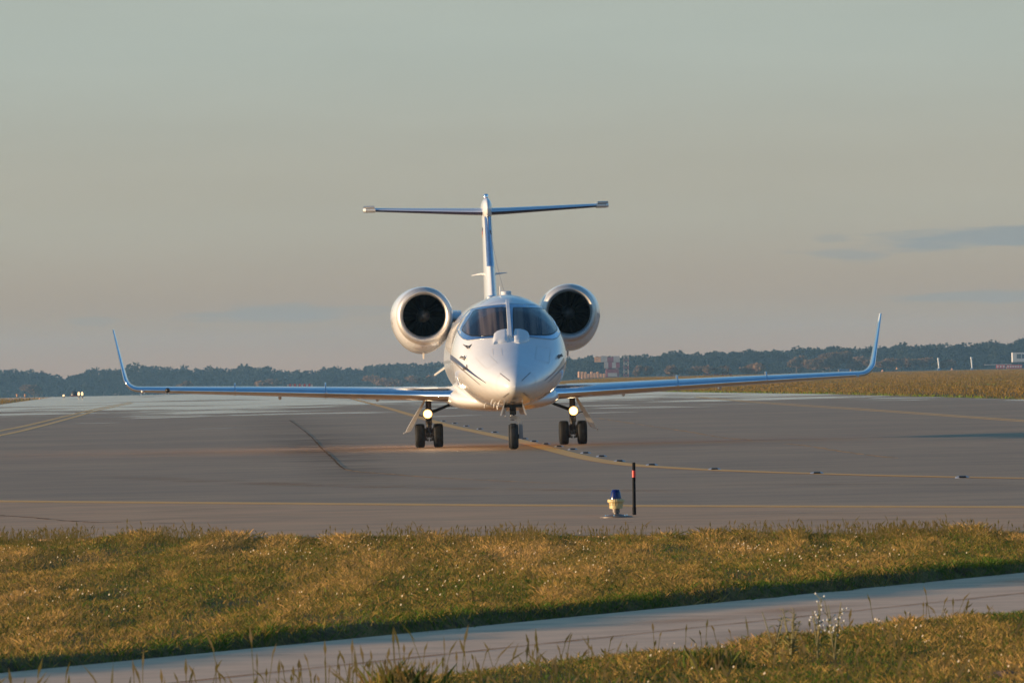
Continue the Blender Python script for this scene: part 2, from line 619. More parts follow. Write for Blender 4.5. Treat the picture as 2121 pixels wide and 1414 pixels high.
def tri_mesh(name, V, tone, mat_name, k=3, kind=None):
    """V: (n*k, 3) corners of n loose k-gons; tone: (n,)"""
    n = len(V) // k
    me = bpy.data.meshes.new(name)
    me.vertices.add(n * k)
    me.vertices.foreach_set('co', np.ascontiguousarray(V, dtype=np.float32).ravel())
    me.loops.add(n * k)
    me.loops.foreach_set('vertex_index', np.arange(n * k, dtype=np.int32))
    me.polygons.add(n)
    me.polygons.foreach_set('loop_start', np.arange(0, n * k, k, dtype=np.int32))
    me.polygons.foreach_set('loop_total', np.full(n, k, dtype=np.int32))
    a = me.attributes.new('tone', 'FLOAT', 'POINT')
    a.data.foreach_set('value', np.repeat(np.clip(tone, 0, 1), k).astype(np.float32))
    me.materials.append(MATS[mat_name])
    me.update()
    me.validate()
    o = bpy.data.objects.new(name, me)
    COL.objects.link(o)
    return o


def vnoise(x, y, seed=0):
    """smooth value noise on arrays"""
    xi, yi = np.floor(x).astype(np.int64), np.floor(y).astype(np.int64)
    fx, fy = x - xi, y - yi
    fx, fy = fx * fx * (3 - 2 * fx), fy * fy * (3 - 2 * fy)

    def h(i, j):
        n = (i * 374761393 + j * 668265263 + seed * 974634777) & 0x7fffffff
        n = ((n ^ (n >> 13)) * 1274126177) & 0x7fffffff
        return ((n ^ (n >> 16)) & 0xffff) / 65535.0
    return (h(xi, yi) * (1 - fx) + h(xi + 1, yi) * fx) * (1 - fy) + (h(xi, yi + 1) * (1 - fx) + h(xi + 1, yi + 1) * fx) * fy


def fbm(x, y, seed=0, o=4):
    s, a, t = 0.0, 1.0, 0.0
    for k in range(o):
        s = s + a * vnoise(x * 2 ** k, y * 2 ** k, seed + k)
        t += a
        a *= 0.5
    return s / t


# ------------------------------------------------------------------ ground, apron, path
PATH0, _far = np.array(G(0, 1393, -0.07)), np.array(G(2121, 1185, -0.07))
PD = (_far - PATH0) / np.linalg.norm(_far - PATH0)
PN = np.array((PD[1], -PD[0]))
PATH_W = 2.78


def path_s(x, y):
    return (x - PATH0[0]) * PN[0] + (y - PATH0[1]) * PN[1]


def apron_edge(x):
    return 67.0 - 0.86 * x


def sm(v, a, b):
    t = np.clip((v - a) / (b - a), 0, 1)
    return t * t * (3 - 2 * t)


def path_wob(x, y):
    """the turf creeps unevenly over the path edge"""
    return (fbm(y * 1.1, x * 0.6, 17, 3) - 0.5) * 0.34


def near_h(x, y):
    """height of the rough grass ground near the camera"""
    s = path_s(x, y) + path_wob(x, y)
    und = (fbm(x * 0.5, y * 0.06, 3) - 0.5) * 0.05 + (fbm(x * 2.5, y * 0.35, 9) - 0.5) * 0.045
    strip = -0.02 + und
    fore = -0.03 + und * 0.8
    h = np.where(s < PATH_W / 2, strip * sm(-s, -0.02, 0.16) + (-0.12) * (1 - sm(-s, -0.02, 0.16)),
                 fore * sm(s, PATH_W - 0.02, PATH_W + 0.16) + (-0.14) * (1 - sm(s, PATH_W - 0.02, PATH_W + 0.16)))
    e = apron_edge(x) - y
    return h * sm(e, -0.5, 0.3) + (-0.06) * (1 - sm(e, -0.5, 0.3))


def grid(name, xs, ys, hf, m):
    X, Y = np.meshgrid(xs, ys)
    Z = hf(X, Y)
    nx, ny = len(xs), len(ys)
    V = np.stack((X.ravel(), Y.ravel(), Z.ravel()), 1)
    i = (np.arange(ny - 1)[:, None] * nx + np.arange(nx - 1)[None]).ravel()
    F = np.stack((i, i + 1, i + nx + 1, i + nx), 1)
    me = bpy.data.meshes.new(name)
    me.from_pydata(V.tolist(), [], F.tolist())
    me.materials.append(MATS[m])
    me.polygons.foreach_set('use_smooth', [True] * len(me.polygons))
    o = bpy.data.objects.new(name, me)
    COL.objects.link(o)
    return o


def far_h(x, y):
    """the airfield falls away gently beyond the far paving on the left"""
    side = sm(-x / np.maximum(y, 1.0), -0.012, 0.012)
    return -0.20 + (0.14 * sm(y, 250, 500) + 0.50 * sm(y, 520, 1400)) * (1 - side) - 3.4 * sm(y, 850, 2400) * side


yy = np.concatenate((np.linspace(-60, 20, 5), np.linspace(78, 300, 10), np.linspace(330, 1000, 30), np.linspace(1050, 4150, 45)))
xx = np.concatenate((np.linspace(-1150, -260, 10), np.linspace(-240, 240, 97), np.linspace(260, 1150, 10)))
tag(grid('ground', xx, yy, far_h, 'field_soil'), kind='structure')
tag(grid('grass_ground', np.linspace(-14, 14, 225), np.linspace(14, 76, 500), near_h, 'field_soil'), kind='structure')


def sheet(name, pts, z, m, thick=0.0):
    b = MB()
    n = len(pts)
    if thick:
        b.add([(p[0], p[1], z) for p in pts] + [(p[0], p[1], z - thick) for p in pts],
              [tuple(range(n))] + [(i, i + n, (i + 1) % n + n, (i + 1) % n) for i in range(n)])
    else:
        b.add([(p[0], p[1], z) for p in pts], [tuple(range(n))])
    return b.build(name, m, smooth=False)


apron_pts = [(-14, apron_edge(-14)), (14, apron_edge(14)), (60, 70), (60, 210), (24, 262), (18.4, 312), (15.6, 440), (12.2, 520), (9.0, 600),
             (2, 800), (-6, 1000), (-62, 1010), (-51, 981), (-34.5, 583), (-38, 500), (-60, 420), (-75, 90)]
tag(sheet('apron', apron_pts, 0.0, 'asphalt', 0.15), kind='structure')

pa = [PATH0 + PD * t for t in (-25, 45)]
pb = [p + PN * PATH_W for p in pa]
tag(sheet('concrete_path', [pa[0], pa[1], pb[1], pb[0]], -0.07, 'concrete', 0.12), kind='structure')


def ribbon(name, pts, w, z, m, w_jit=0.0, sub=14, cat=None):
    """a band of width w (m) painted on level ground along points (x, y)"""
    P2 = [Vector((p[0], p[1], 0)) for p in pts]
    out = []
    for i in range(len(P2) - 1):                       # Catmull-Rom
        p0, p1, p2, p3 = P2[max(i - 1, 0)], P2[i], P2[i + 1], P2[min(i + 2, len(P2) - 1)]
        for k in range(sub):
            t = k / sub
            out.append(0.5 * ((2 * p1) + (p2 - p0) * t + (2 * p0 - 5 * p1 + 4 * p2 - p3) * t * t + (3 * p1 - p0 - 3 * p2 + p3) * t ** 3))
    out.append(P2[-1])
    vs, fs = [], []
    for i, p in enumerate(out):
        t = (out[min(i + 1, len(out) - 1)] - out[max(i - 1, 0)]).normalized()
        s = Vector((-t.y, t.x, 0))
        ww = w * (1 + w_jit * (random.random() - 0.5) * 2)
        j = s * (w_jit * w * (random.random() - 0.5))
        vs += [tuple(p + j + s * ww / 2 + Vector((0, 0, z))), tuple(p + j - s * ww / 2 + Vector((0, 0, z)))]
        if i:
            fs.append((2 * i - 2, 2 * i - 1, 2 * i + 1, 2 * i))
    return tag(MB().add(vs, fs).build(name, m, smooth=False), kind='structure')


def stain(name, pts, w, z, m, sub=10):
    """a soft-edged band: weight 1 along the middle, 0 at the rims"""
    o = ribbon(name, pts, w, z, m, 0.0, sub)
    me = o.data
    co = [v.co.copy() for v in me.vertices]
    n = len(co) // 2
    vs, fs, tn = [], [], []
    for i in range(n):
        e = min(1.0, 4.0 * i / n, 4.0 * (n - 1 - i) / n)
        for f, t in ((0, 0), (0.3, 0.7), (0.5, 1), (0.7, 0.7), (1, 0)):
            vs.append(tuple(co[2 * i].lerp(co[2 * i + 1], f)))
            tn.append(t * e)
        if i:
            for k in range(4):
                fs.append((5 * i - 5 + k, 5 * i - 4 + k, 5 * i + 1 + k, 5 * i + k))
    nm = bpy.data.meshes.new(name)
    nm.from_pydata(vs, [], fs)
    a = nm.attributes.new('tone', 'FLOAT', 'POINT')
    a.data.foreach_set('value', tn)
    nm.materials.append(MATS[m])
    o.data = nm
    return o


def gl(*uv):
    return [G(*p) for p in uv]


ribbon('taxi_line', [(-10.2, 563), (-5.93, 398), (-3.31, 291.5), (-1.72, 227), (-0.67, 191.7), (-0.03, 170.5), (0.52, 148.8), (0.96, 131.6), (1.27, 122.8), (1.60, 117.0), (2.08, 112.3),
                    (2.72, 107.6), (3.55, 103.0), (4.46, 98.7), (5.43, 95.0), (6.7, 91.0), (8.3, 86.6), (10.3, 81.6), (13.0, 75.6)], 0.30, 0.004, 'yellow_paint')
LINE = gl((-160, 1036), (0, 1038.5), (300, 1041), (620, 1043.5), (1000, 1046.5), (1311, 1048), (1700, 1049.5), (2121, 1050.5), (2300, 1051))
tag(sheet('shoulder', [(-13.9, 112.0)] + LINE + [(13.9, 57.5), (13.9, apron_edge(13.9)), (-13.9, apron_edge(-13.9))], 0.004, 'shoulder_asphalt'), kind='structure')
stain('pavement_stain', gl((560, 850), (600, 880), (640, 905), (675, 935), (690, 960)), 3.2, 0.003, 'rubber_stain')
stain('pavement_stain', gl((620, 900), (680, 945), (730, 985), (760, 1010)), 1.6, 0.0015, 'rubber_stain')
stain('pavement_stain', gl((200, 985), (600, 1003), (1000, 1012), (1500, 1018)), 1.0, 0.0025, 'dust_stain')
stain('pavement_stain', gl((900, 1025), (1400, 1006), (1900, 1003), (2250, 1010)), 0.9, 0.002, 'rubber_stain')
stain('pavement_stain', gl((-50, 1072), (300, 1061), (480, 1053), (640, 1049)), 0.5, 0.0055, 'rubber_stain')
stain('pavement_stain', gl((100, 1090), (420, 1071), (700, 1063), (900, 1061)), 0.5, 0.0055, 'rubber_stain')
stain('pavement_stain', gl((1150, 1075), (1500, 1066), (1900, 1063), (2200, 1064)), 0.5, 0.0055, 'rubber_stain')
ribbon('edge_line', [(-13.8, 111.8), (-11.2, 106.3), (-8.9, 101.4), (-7.5, 98.5)] + LINE + [(5.7, 73.1), (6.9, 70.8), (8.6, 67.5), (11.0, 62.9), (13.8, 57.6)], 0.60, 0.006, 'yellow_paint')
ribbon('double_line', [(-11.9, 120.0), (-12.2, 150.0)] + gl((-150, 918), (0, 892), (60, 880), (150, 858.5), (200, 846.5), (270, 833)), 0.22, 0.004, 'pale_yellow_paint')
ribbon('double_line', [(-11.3, 120.0), (-11.6, 150.0)] + gl((-150, 928), (0, 901.5), (70, 886), (160, 862), (205, 849), (275, 834.5)), 0.22, 0.004, 'pale_yellow_paint')
ribbon('side_line', gl((1440, 821.5), (1600, 834), (1750, 844), (1900, 854.5), (2010, 862.5), (2121, 870), (2300, 881)) + [(12.1, 140.0), (12.4, 115.0)], 0.16, 0.004, 'pale_yellow_paint')
ribbon('side_line', gl((1440, 822.5), (1600, 836.2), (1750, 846.5), (1900, 857), (2010, 865), (2121, 872.8), (2300, 884)) + [(11.8, 140.0), (12.1, 115.0)], 0.16, 0.004, 'pale_yellow_paint')
ribbon('pavement_crack', gl((600, 870), (622, 886), (645, 905), (668, 930), (690, 950), (703, 964), (716, 972)), 0.032, 0.0045, 'crack_dark', 0.5)
ribbon('pavement_crack', gl((716, 972), (745, 977), (800, 981), (860, 986), (940, 991), (1040, 996), (1130, 1000), (1200, 1001)), 0.04, 0.0045, 'crack_pale', 0.5)
ribbon('pavement_crack', gl((1240, 866), (1340, 881), (1420, 893), (1500, 906), (1560, 911)), 0.06, 0.003, 'crack_pale', 0.9)
ribbon('pavement_crack', gl((1630, 919), (1680, 924), (1740, 934), (1800, 942), (1860, 949)), 0.06, 0.003, 'crack_pale', 0.9)
ribbon('pavement_crack', gl((-100, 1062), (60, 1072), (170, 1081), (360, 1084)), 0.04, 0.0065, 'crack_dark', 0.8)
ribbon('pavement_crack', gl((700, 1078), (900, 1073), (1100, 1068.5), (1260, 1069)), 0.03, 0.0065, 'crack_pale', 0.8)
ribbon('pavement_crack', gl((1290, 1082), (1500, 1079), (1700, 1077), (1900, 1076)), 0.03, 0.0065, 'crack_dark', 0.8)
ribbon('path_joint', [PATH0 + PN * 1.42 + PD * t for t in (-20, 0, 12, 30)], 0.02, -0.067, 'crack_dark', 0.4, sub=60)
for t in (-9.0, -3.5, 2.0, 7.5, 13.0, 18.5):
    q = PATH0 + PD * t
    ribbon('path_joint', [q + PN * 0.02, q + PN * 1.40], 0.012, -0.067, 'crack_dark', 0.4)


for k, (t0, off, w) in enumerate(((-4, 0.5, 0.5), (2, 2.1, 0.7), (6, 0.9, 0.6), (10, 2.2, 0.5), (13, 0.6, 0.8))):
    stain('path_stain', [PATH0 + PN * (off + 0.1 * math.sin(q)) + PD * (t0 + q) for q in (0, 1.2, 2.6, 4.0)], w, -0.066, 'rubber_stain' if k % 2 else 'dust_stain')


# ------------------------------------------------------------------ the jet
jet = empty('business_jet', JET, YAW)
tag(jet, 'white twin-engine business jet taxiing nose-on with two landing lights lit and swept winglets', 'jet')

NOSE = -9.6
ST = [  # distance from the tip, half width, top, bottom, height of the widest line
    (0.00, 0.004, 1.045, 1.035, 1.04), (0.015, 0.065, 1.100, 0.985, 1.04), (0.05, 0.122, 1.150, 0.945, 1.04), (0.12, 0.188, 1.205, 0.905, 1.05),
    (0.25, 0.265, 1.268, 0.868, 1.07), (0.5, 0.375, 1.360, 0.825, 1.10), (0.8, 0.480, 1.452, 0.790, 1.14), (1.2, 0.605, 1.573, 0.760, 1.20),
    (1.6, 0.715, 1.705, 0.738, 1.27), (1.9, 0.785, 1.825, 0.724, 1.32), (2.2, 0.842, 1.985, 0.714, 1.37), (2.5, 0.888, 2.150, 0.706, 1.41),
    (2.8, 0.922, 2.300, 0.700, 1.445), (3.2, 0.953, 2.435, 0.693, 1.475), (3.7, 0.972, 2.535, 0.687, 1.495), (4.3, 0.980, 2.585, 0.682, 1.50),
    (5.2, 0.980, 2.595, 0.68, 1.50), (9.0, 0.980, 2.595, 0.68, 1.50), (10.5, 0.960, 2.590, 0.72, 1.52), (12.0, 0.870, 2.570, 0.90, 1.62),
    (13.5, 0.700, 2.530, 1.16, 1.76), (15.0, 0.480, 2.480, 1.46, 1.92), (16.5, 0.240, 2.400, 1.78, 2.08), (17.3, 0.09, 2.300, 1.98, 2.14)]
ST_T = np.array([s[0] for s in ST])
ST_V = [np.array([s[i] for s in ST]) for i in range(1, 5)]


def section(t):
    return [float(np.interp(t, ST_T, v)) for v in ST_V]


def infield(x, y, z):
    t = y - NOSE
    if t <= 0 or t >= 17.3:
        return 9.0
    w, top, bot, zc = section(t)
    b = (top - zc) if z > zc else (zc - bot)
    return (x / w) ** 2 + ((z - zc) / b) ** 2


def hit(u, v):
    """where the line of sight through a pixel meets the fuselage: local point and normal"""
    lo = None
    d = 145.0
    while d < 160.0:
        if infield(*to_local(P(u, v, d))) < 1.0:
            lo = d
            break
        d += 0.04
    if lo is None:
        return None
    a, b = lo - 0.04, lo
    for _ in range(18):
        m = (a + b) / 2
        if infield(*to_local(P(u, v, m))) < 1.0:
            b = m
        else:
            a = m
    p = to_local(P(u, v, b))
    e = 0.01
    g = Vector((infield(p[0] + e, p[1], p[2]) - infield(p[0] - e, p[1], p[2]),
                infield(p[0], p[1] + e, p[2]) - infield(p[0], p[1] - e, p[2]),
                infield(p[0], p[1], p[2] + e) - infield(p[0], p[1], p[2] - e))).normalized()
    return Vector(p), g


def patch(name, poly, m, offs, rings=7, sub=3, parent=None):
    """a shaped panel laid on the fuselage: outline in photograph pixels, offs(r) = height above the skin at ring r (1 rim, 0 middle)"""
    pts = []
    for i, p in enumerate(poly):
        q = poly[(i + 1) % len(poly)]
        for k in range(sub):
            pts.append((p[0] + (q[0] - p[0]) * k / sub, p[1] + (q[1] - p[1]) * k / sub))
    cx, cy = sum(p[0] for p in pts) / len(pts), sum(p[1] for p in pts) / len(pts)
    R = []
    for k in range(rings + 1):
        r = 1.0 - k / (rings + 0.6)
        row = []
        for p in pts:
            h, s = None, r
            while h is None and s > 0:
                h = hit(cx + (p[0] - cx) * s, cy + (p[1] - cy) * s)
                s -= 0.02
            row.append(tuple(h[0] + h[1] * offs(r)))
        R.append(row)
    skirt = []
    for p, q in zip(pts, R[0]):
        h, s = None, 1.0
        while h is None and s > 0:
            h = hit(cx + (p[0] - cx) * s, cy + (p[1] - cy) * s)
            s -= 0.02
        skirt.append(tuple(h[0] - h[1] * 0.01))
    return MB().loft([skirt] + R, True, False, True).build(name, m, parent)


def stroke(name, pts, w0, w1, m, off=0.004, sub=10, parent=None):
    """a thin painted line on the fuselage, w in metres at both ends"""
    vs, fs, c = [], [], []
    for i in range(len(pts) - 1):
        for k in range(sub + (i == len(pts) - 2)):
            t = k / sub
            h = hit(pts[i][0] + (pts[i + 1][0] - pts[i][0]) * t, pts[i][1] + (pts[i + 1][1] - pts[i][1]) * t)
            if h:
                c.append(h)
    for i, (p, n) in enumerate(c):
        t = (c[min(i + 1, len(c) - 1)][0] - c[max(i - 1, 0)][0]).normalized()
        s = t.cross(n).normalized()
        w = (w0 + (w1 - w0) * i / max(1, len(c) - 1)) / 2
        vs += [tuple(p + s * w + n * off), tuple(p - s * w + n * off)]
        if i:
            fs.append((2 * i - 2, 2 * i - 1, 2 * i + 1, 2 * i))
    return MB().add(vs, fs).build(name, m, parent)


def fuselage():
    ts = sorted(set(list(np.linspace(0, 1, 22) ** 2 * 1.6) + list(np.linspace(1.6, 5.2, 26)) + list(np.linspace(5.4, 17.3, 40))))
    n = 72
    rings = []
    for t in ts:
        w, top, bot, zc = section(t)
        q = []
        for k in range(n):
            a = 2 * math.pi * k / n
            s = math.sin(a)
            q.append((w * math.cos(a), NOSE + t, zc + (top - zc if s > 0 else zc - bot) * s))
        rings.append(q)
    return MB().loft(rings, True, True, True).build('fuselage', 'white_paint', jet, sharp=60)


body = fuselage()
# belly and wing-root fairing
fr = []
for y, w, top, bot in ((-3.6, 0.30, 0.86, 0.70), (-3.3, 0.62, 0.95, 0.655), (-2.9, 0.84, 1.02, 0.63), (-2.4, 0.93, 1.09, 0.615), (-1.6, 1.00, 1.15, 0.605), (0, 1.02, 1.18, 0.60),
                       (1.6, 1.0, 1.16, 0.62), (2.8, 0.9, 1.1, 0.68), (3.8, 0.6, 1.0, 0.78)):
    c, b = (top + bot) / 2, (top - bot) / 2
    fr.append([(w * math.copysign(abs(math.cos(a)) ** 0.92, math.cos(a)), y, c + b * math.copysign(abs(math.sin(a)) ** 0.9, math.sin(a))) for a in (2 * math.pi * (k + 0.5) / 48 for k in range(48))])
MB().loft(fr, True, True, True).build('belly_fairing', 'white_paint', jet, sharp=70)

# windscreen: polished surround, glass panes, centre post, outlet humps
surround = [(1056, 630), (1025.6, 632.5), (999, 635.5), (976.8, 640), (969, 645.4), (958, 657), (948.4, 674.5), (946.5, 682.4), (951.7, 694), (959.6, 702), (969, 705),
            (986, 703), (1021.7, 700), (1058, 698), (1097, 698), (1118, 701), (1144, 703), (1153.7, 699.6), (1160, 691.7), (1160, 684), (1153.7, 667), (1136.5, 642), (1127, 635), (1105, 631)]
sur = patch('windscreen_surround', surround, 'frame_metal', lambda r: 0.006 if r > 0.05 else 0.006, rings=12, sub=3, parent=jet)
lp = [(1047, 637.3), (1038.8, 637), (1012.4, 639.5), (985, 643), (981, 645.5), (972.8, 658.6), (960, 678), (957.6, 682.4), (959, 686), (963.6, 689.7), (969, 693), (976.8, 695.6), (999, 696.7), (1021, 695), (1052.5, 694), (1052, 669), (1050.5, 641.5), (1049.6, 638.6)]
rp = [(1065, 637.6), (1091.6, 638), (1120, 639.6), (1126, 640.6), (1130, 643.6), (1142, 662), (1152.3, 679), (1153, 682), (1150.7, 686.5), (1147, 690), (1143, 692), (1137, 693.6), (1124.6, 694.3), (1097, 693.6), (1064, 693.6), (1062.8, 656), (1063, 640.6), (1063.6, 638.4)]
for poly in (lp, rp):
    patch('windscreen_pane', poly, 'cockpit_glass', lambda r: 0.012, rings=10, sub=2, parent=jet)
    gk = [poly[i] for i in range(len(poly))] + [poly[0]]
    stroke('pane_seal', gk, 0.014, 0.014, 'black', 0.0125, 4, jet)
patch('side_window', [(954.5, 678.5), (958.5, 671), (966, 657), (972.5, 648), (975.3, 647), (970, 655), (962, 669), (956, 679.5)], 'frame_metal', lambda r: 0.010, 3, 2, jet)
stroke('side_window', [(1132.5, 643.5), (1137, 646), (1149, 664.5), (1153.8, 673), (1153.6, 676.5)], 0.012, 0.012, 'black', 0.011, 5, jet)
stroke('surround_seam', surround + [surround[0]], 0.008, 0.008, 'thin_grey', 0.0075, 3, jet)


def hump(poly):
    return patch('air_outlet', poly, 'white_paint', lambda r: 0.008 + 0.038 * max(0.0, 1 - max(0.0, (r - 0.45) / 0.55) ** 2.4) ** 0.5, rings=10, sub=3, parent=jet)


hump([(1022, 714), (1021.5, 702), (1023, 693), (1030, 687), (1041, 683.5), (1051, 682.5), (1053, 690), (1053, 702), (1050, 708.5), (1040, 710), (1030, 711)])
hump([(1065, 709), (1063.5, 700), (1063.5, 690), (1065, 682.5), (1077, 682.5), (1088, 685.5), (1094.5, 690), (1096.5, 696), (1096.6, 706), (1088, 709.5), (1076, 711)])


def post():
    c = [hit(1051.3 + (1054.5 + 2 - 1051.3) * t, 625.5 + (699 - 625.5) * t) for t in np.linspace(0, 1, 26)]
    rings = []
    for i, (p, n) in enumerate(c):
        t = (c[min(i + 1, 25)][0] - c[max(i - 1, 0)][0]).normalized()
        s = t.cross(n).normalized()
        w = 0.030 + 0.006 * i / 25
        rings.append([tuple(p + s * a * w + n * h) for a, h in ((-1, -0.01), (-1, 0.040), (-0.8, 0.052), (0.8, 0.052), (1, 0.040), (1, -0.01))])
    return MB().loft(rings, True, True, True).build('windscreen_post', 'white_paint', jet)


post()
# paint lines
stroke('side_stripe', [(933, 739), (945, 747), (965, 763), (985, 778), (1007, 793)], 0.085, 0.008, 'navy', parent=jet)
stroke('side_stripe', [(933, 742), (955, 763), (975, 780), (995, 797)], 0.030, 0.012, 'thin_grey', parent=jet)
stroke('side_stripe', [(1169, 745), (1160, 758), (1147, 772), (1128, 788)], 0.070, 0.008, 'navy', parent=jet)
stroke('side_stripe', [(1167, 760), (1155, 772), (1135, 792)], 0.025, 0.010, 'thin_grey', parent=jet)
for a, b in (((1035.5, 773), (1056, 789)), ((1098.5, 771.5), (1080.5, 788.5)), ((1042, 822.5), (1054, 813.5)), ((1084, 812.5), (1094, 822))):
    stroke('radome_strip', [a, b], 0.012, 0.012, 'thin_grey', 0.004, 8, jet)
ring = [(1069 + 41 * math.cos(a), 797 + 38 * math.sin(a)) for a in np.linspace(0, 2 * math.pi, 33)]
stroke('radome_seam', ring, 0.006, 0.006, 'wall_pale', 0.003, 3, jet)


for t_, a0_, a1_ in ((2.05, 190, 256), (2.05, 284, 350), (3.45, 0, 180), (5.6, 0, 180), (3.45, 200, 340)):
    w_, top_, bot_, zc_ = section(t_)
    vs, fs = [], []
    for k in range(41):
        a = math.radians(a0_ + (a1_ - a0_) * k / 40)
        b_ = (top_ - zc_) if math.sin(a) > 0 else (zc_ - bot_)
        for dy in (-0.004, 0.004):
            w2, t2, b2, z2 = section(t_ + dy)
            bb = (t2 - z2) if math.sin(a) > 0 else (z2 - b2)
            vs.append(((w2 + 0.003) * math.cos(a), NOSE + t_ + dy - 0.002, z2 + (bb + 0.003) * math.sin(a)))
        if k:
            fs.append((2 * k - 2, 2 * k - 1, 2 * k + 1, 2 * k))
    MB().add(vs, fs).build('skin_seam', 'thin_grey', jet)


for hatch in ([(985, 742), (1012, 735), (1030, 752), (1007, 764), (985, 742)], [(1112, 716), (1140, 722), (1137, 752), (1108, 744), (1112, 716)], [(1020, 722), (1038, 722), (1040, 736), (1021, 736), (1020, 722)]):
    stroke('hatch_seam', hatch, 0.007, 0.007, 'wall_pale', 0.003, 5, jet)


def probe(u, v, ends, m='thin_grey'):
    """air-data probe: a short mast on the skin with bent tube"""
    p, n = hit(u, v)
    b = MB()
    a = p + n * 0.07
    b.tube([p - n * 0.01, p + n * 0.04, a], [0.016, 0.012, 0.009], 8)
    pts = [Vector(L(x_, y_, p[1] + dy)) for x_, y_, dy in ends]
    b.tube([tuple(q) for q in pts], [0.006] + [0.013] * (len(pts) - 2) + [0.007] if len(pts) > 2 else [0.01, 0.007], 8)
    b.tube([tuple(a), tuple(pts[len(pts) // 2])], 0.009, 8)
    return b.build('air_data_probe', m, jet)


probe(969, 720.5, [(959, 713, 0.0), (964, 716.5, -0.03), (968.5, 721, -0.06), (972, 717, -0.04), (977, 714, -0.02), (984, 716, 0.0)])
probe(961.5, 742, [(951.5, 740.5, 0.0), (957, 742, -0.04), (962, 741.5, -0.07), (970, 744, -0.02)])
probe(962, 741, [(962, 736, -0.05), (962.3, 746, -0.05)])
probe(967, 763.5, [(957, 765.5, -0.02), (963, 764.5, -0.05), (969, 764, -0.05)])
probe(966.5, 762, [(966.5, 755, -0.03), (966.8, 763, -0.04)])
probe(1157, 738, [(1142, 747, -0.03), (1147, 741.5, -0.05), (1153, 738.5, -0.07), (1160, 738, -0.05), (1166, 737, -0.02)])
probe(1156.5, 737, [(1156.5, 734, -0.05), (1156.8, 743, -0.05)])
for u, v in ((1019, 836), (1024, 842), (1005, 843), (1012, 848), (1034, 839)):
    h = hit(u, v - 6)
    if h:
        MB().tube([tuple(h[0] - h[1] * 0.01), tuple(h[0] + h[1] * 0.03), tuple(h[0] + h[1] * 0.05 + Vector((0.0, -0.02, -0.02)))], [0.012, 0.010, 0.005], 8).build('drain_mast', 'brushed_metal', jet)
# roof aerials
MB().loft([[(x_ + dx, -5.1 + yy_, zz) for dx, yy_ in ((-0.012, 0), (0, -0.06), (0.012, 0), (0, 0.10))] for x_, zz in ((-0.10, 2.56), (-0.10, 2.66), (-0.10, 2.735))], True, True, True).build('blade_antenna', 'white_paint', jet)
MB().spin([(0.0, 0.075), (0.075, 0.075), (0.092, 0.062), (0.085, 0.02), (0.12, 0.0), (0.12, -0.04)], (0.02, -4.3, 2.585), n=24).build('roof_beacon', 'white_paint', jet)
MB().spin([(0.0, 0.02), (0.05, 0.016), (0.06, -0.02)], (-0.26, -4.6, 2.55), n=16).build('roof_antenna', 'white_paint', jet)


# ---- wings
def foil(n=14, tc=0.11, camber=0.012):
    """closed outline from the trailing edge over the top to the nose and back; returns (x, z) lists for top and bottom, nose first"""
    xs = [(1 - math.cos(math.pi * k / n)) / 2 for k in range(n + 1)]

    def th(x):
        return tc / 0.2 * (0.2969 * math.sqrt(x) - 0.126 * x - 0.3516 * x * x + 0.2843 * x ** 3 - 0.1036 * x ** 4)
    return [(x, camber * 4 * x * (1 - x) + th(x)) for x in xs], [(x, camber * 4 * x * (1 - x) - th(x)) for x in xs]


def sec(o, chord, nrm, tc, part, cut, sgn):
    """points of one section. part 'nose' = x/c below cut, 'aft' = the rest, 'all'"""
    top, bot = foil(22, tc)
    if part == 'nose':
        pts = [p for p in top if p[0] <= cut][::-1] + [p for p in bot if 0 < p[0] <= cut]
    elif part == 'aft':
        pts = [p for p in top if p[0] >= cut * 0.9][::-1] + [p for p in bot if p[0] >= cut * 0.9]
    else:
        pts = top[::-1] + bot[1:]
    return [(sgn * (o[0] + nrm[0] * z * chord), o[1] + x * chord, o[2] + nrm[1] * z * chord) for x, z in pts]


WING = [  # span x, leading-edge y, chord, z, thickness
    (0.80, -2.35, 3.05, 0.895, 0.085), (1.05, -2.10, 2.85, 0.90, 0.088), (1.35, -1.80, 2.60, 0.912, 0.09), (1.8, -1.55, 2.38, 0.932, 0.094), (2.6, -1.32, 2.15, 0.965, 0.096), (4.0, -0.95, 1.80, 1.022, 0.094),
    (5.2, -0.62, 1.48, 1.068, 0.092), (6.15, -0.36, 1.22, 1.103, 0.09), (6.30, -0.30, 1.18, 1.110, 0.085)]


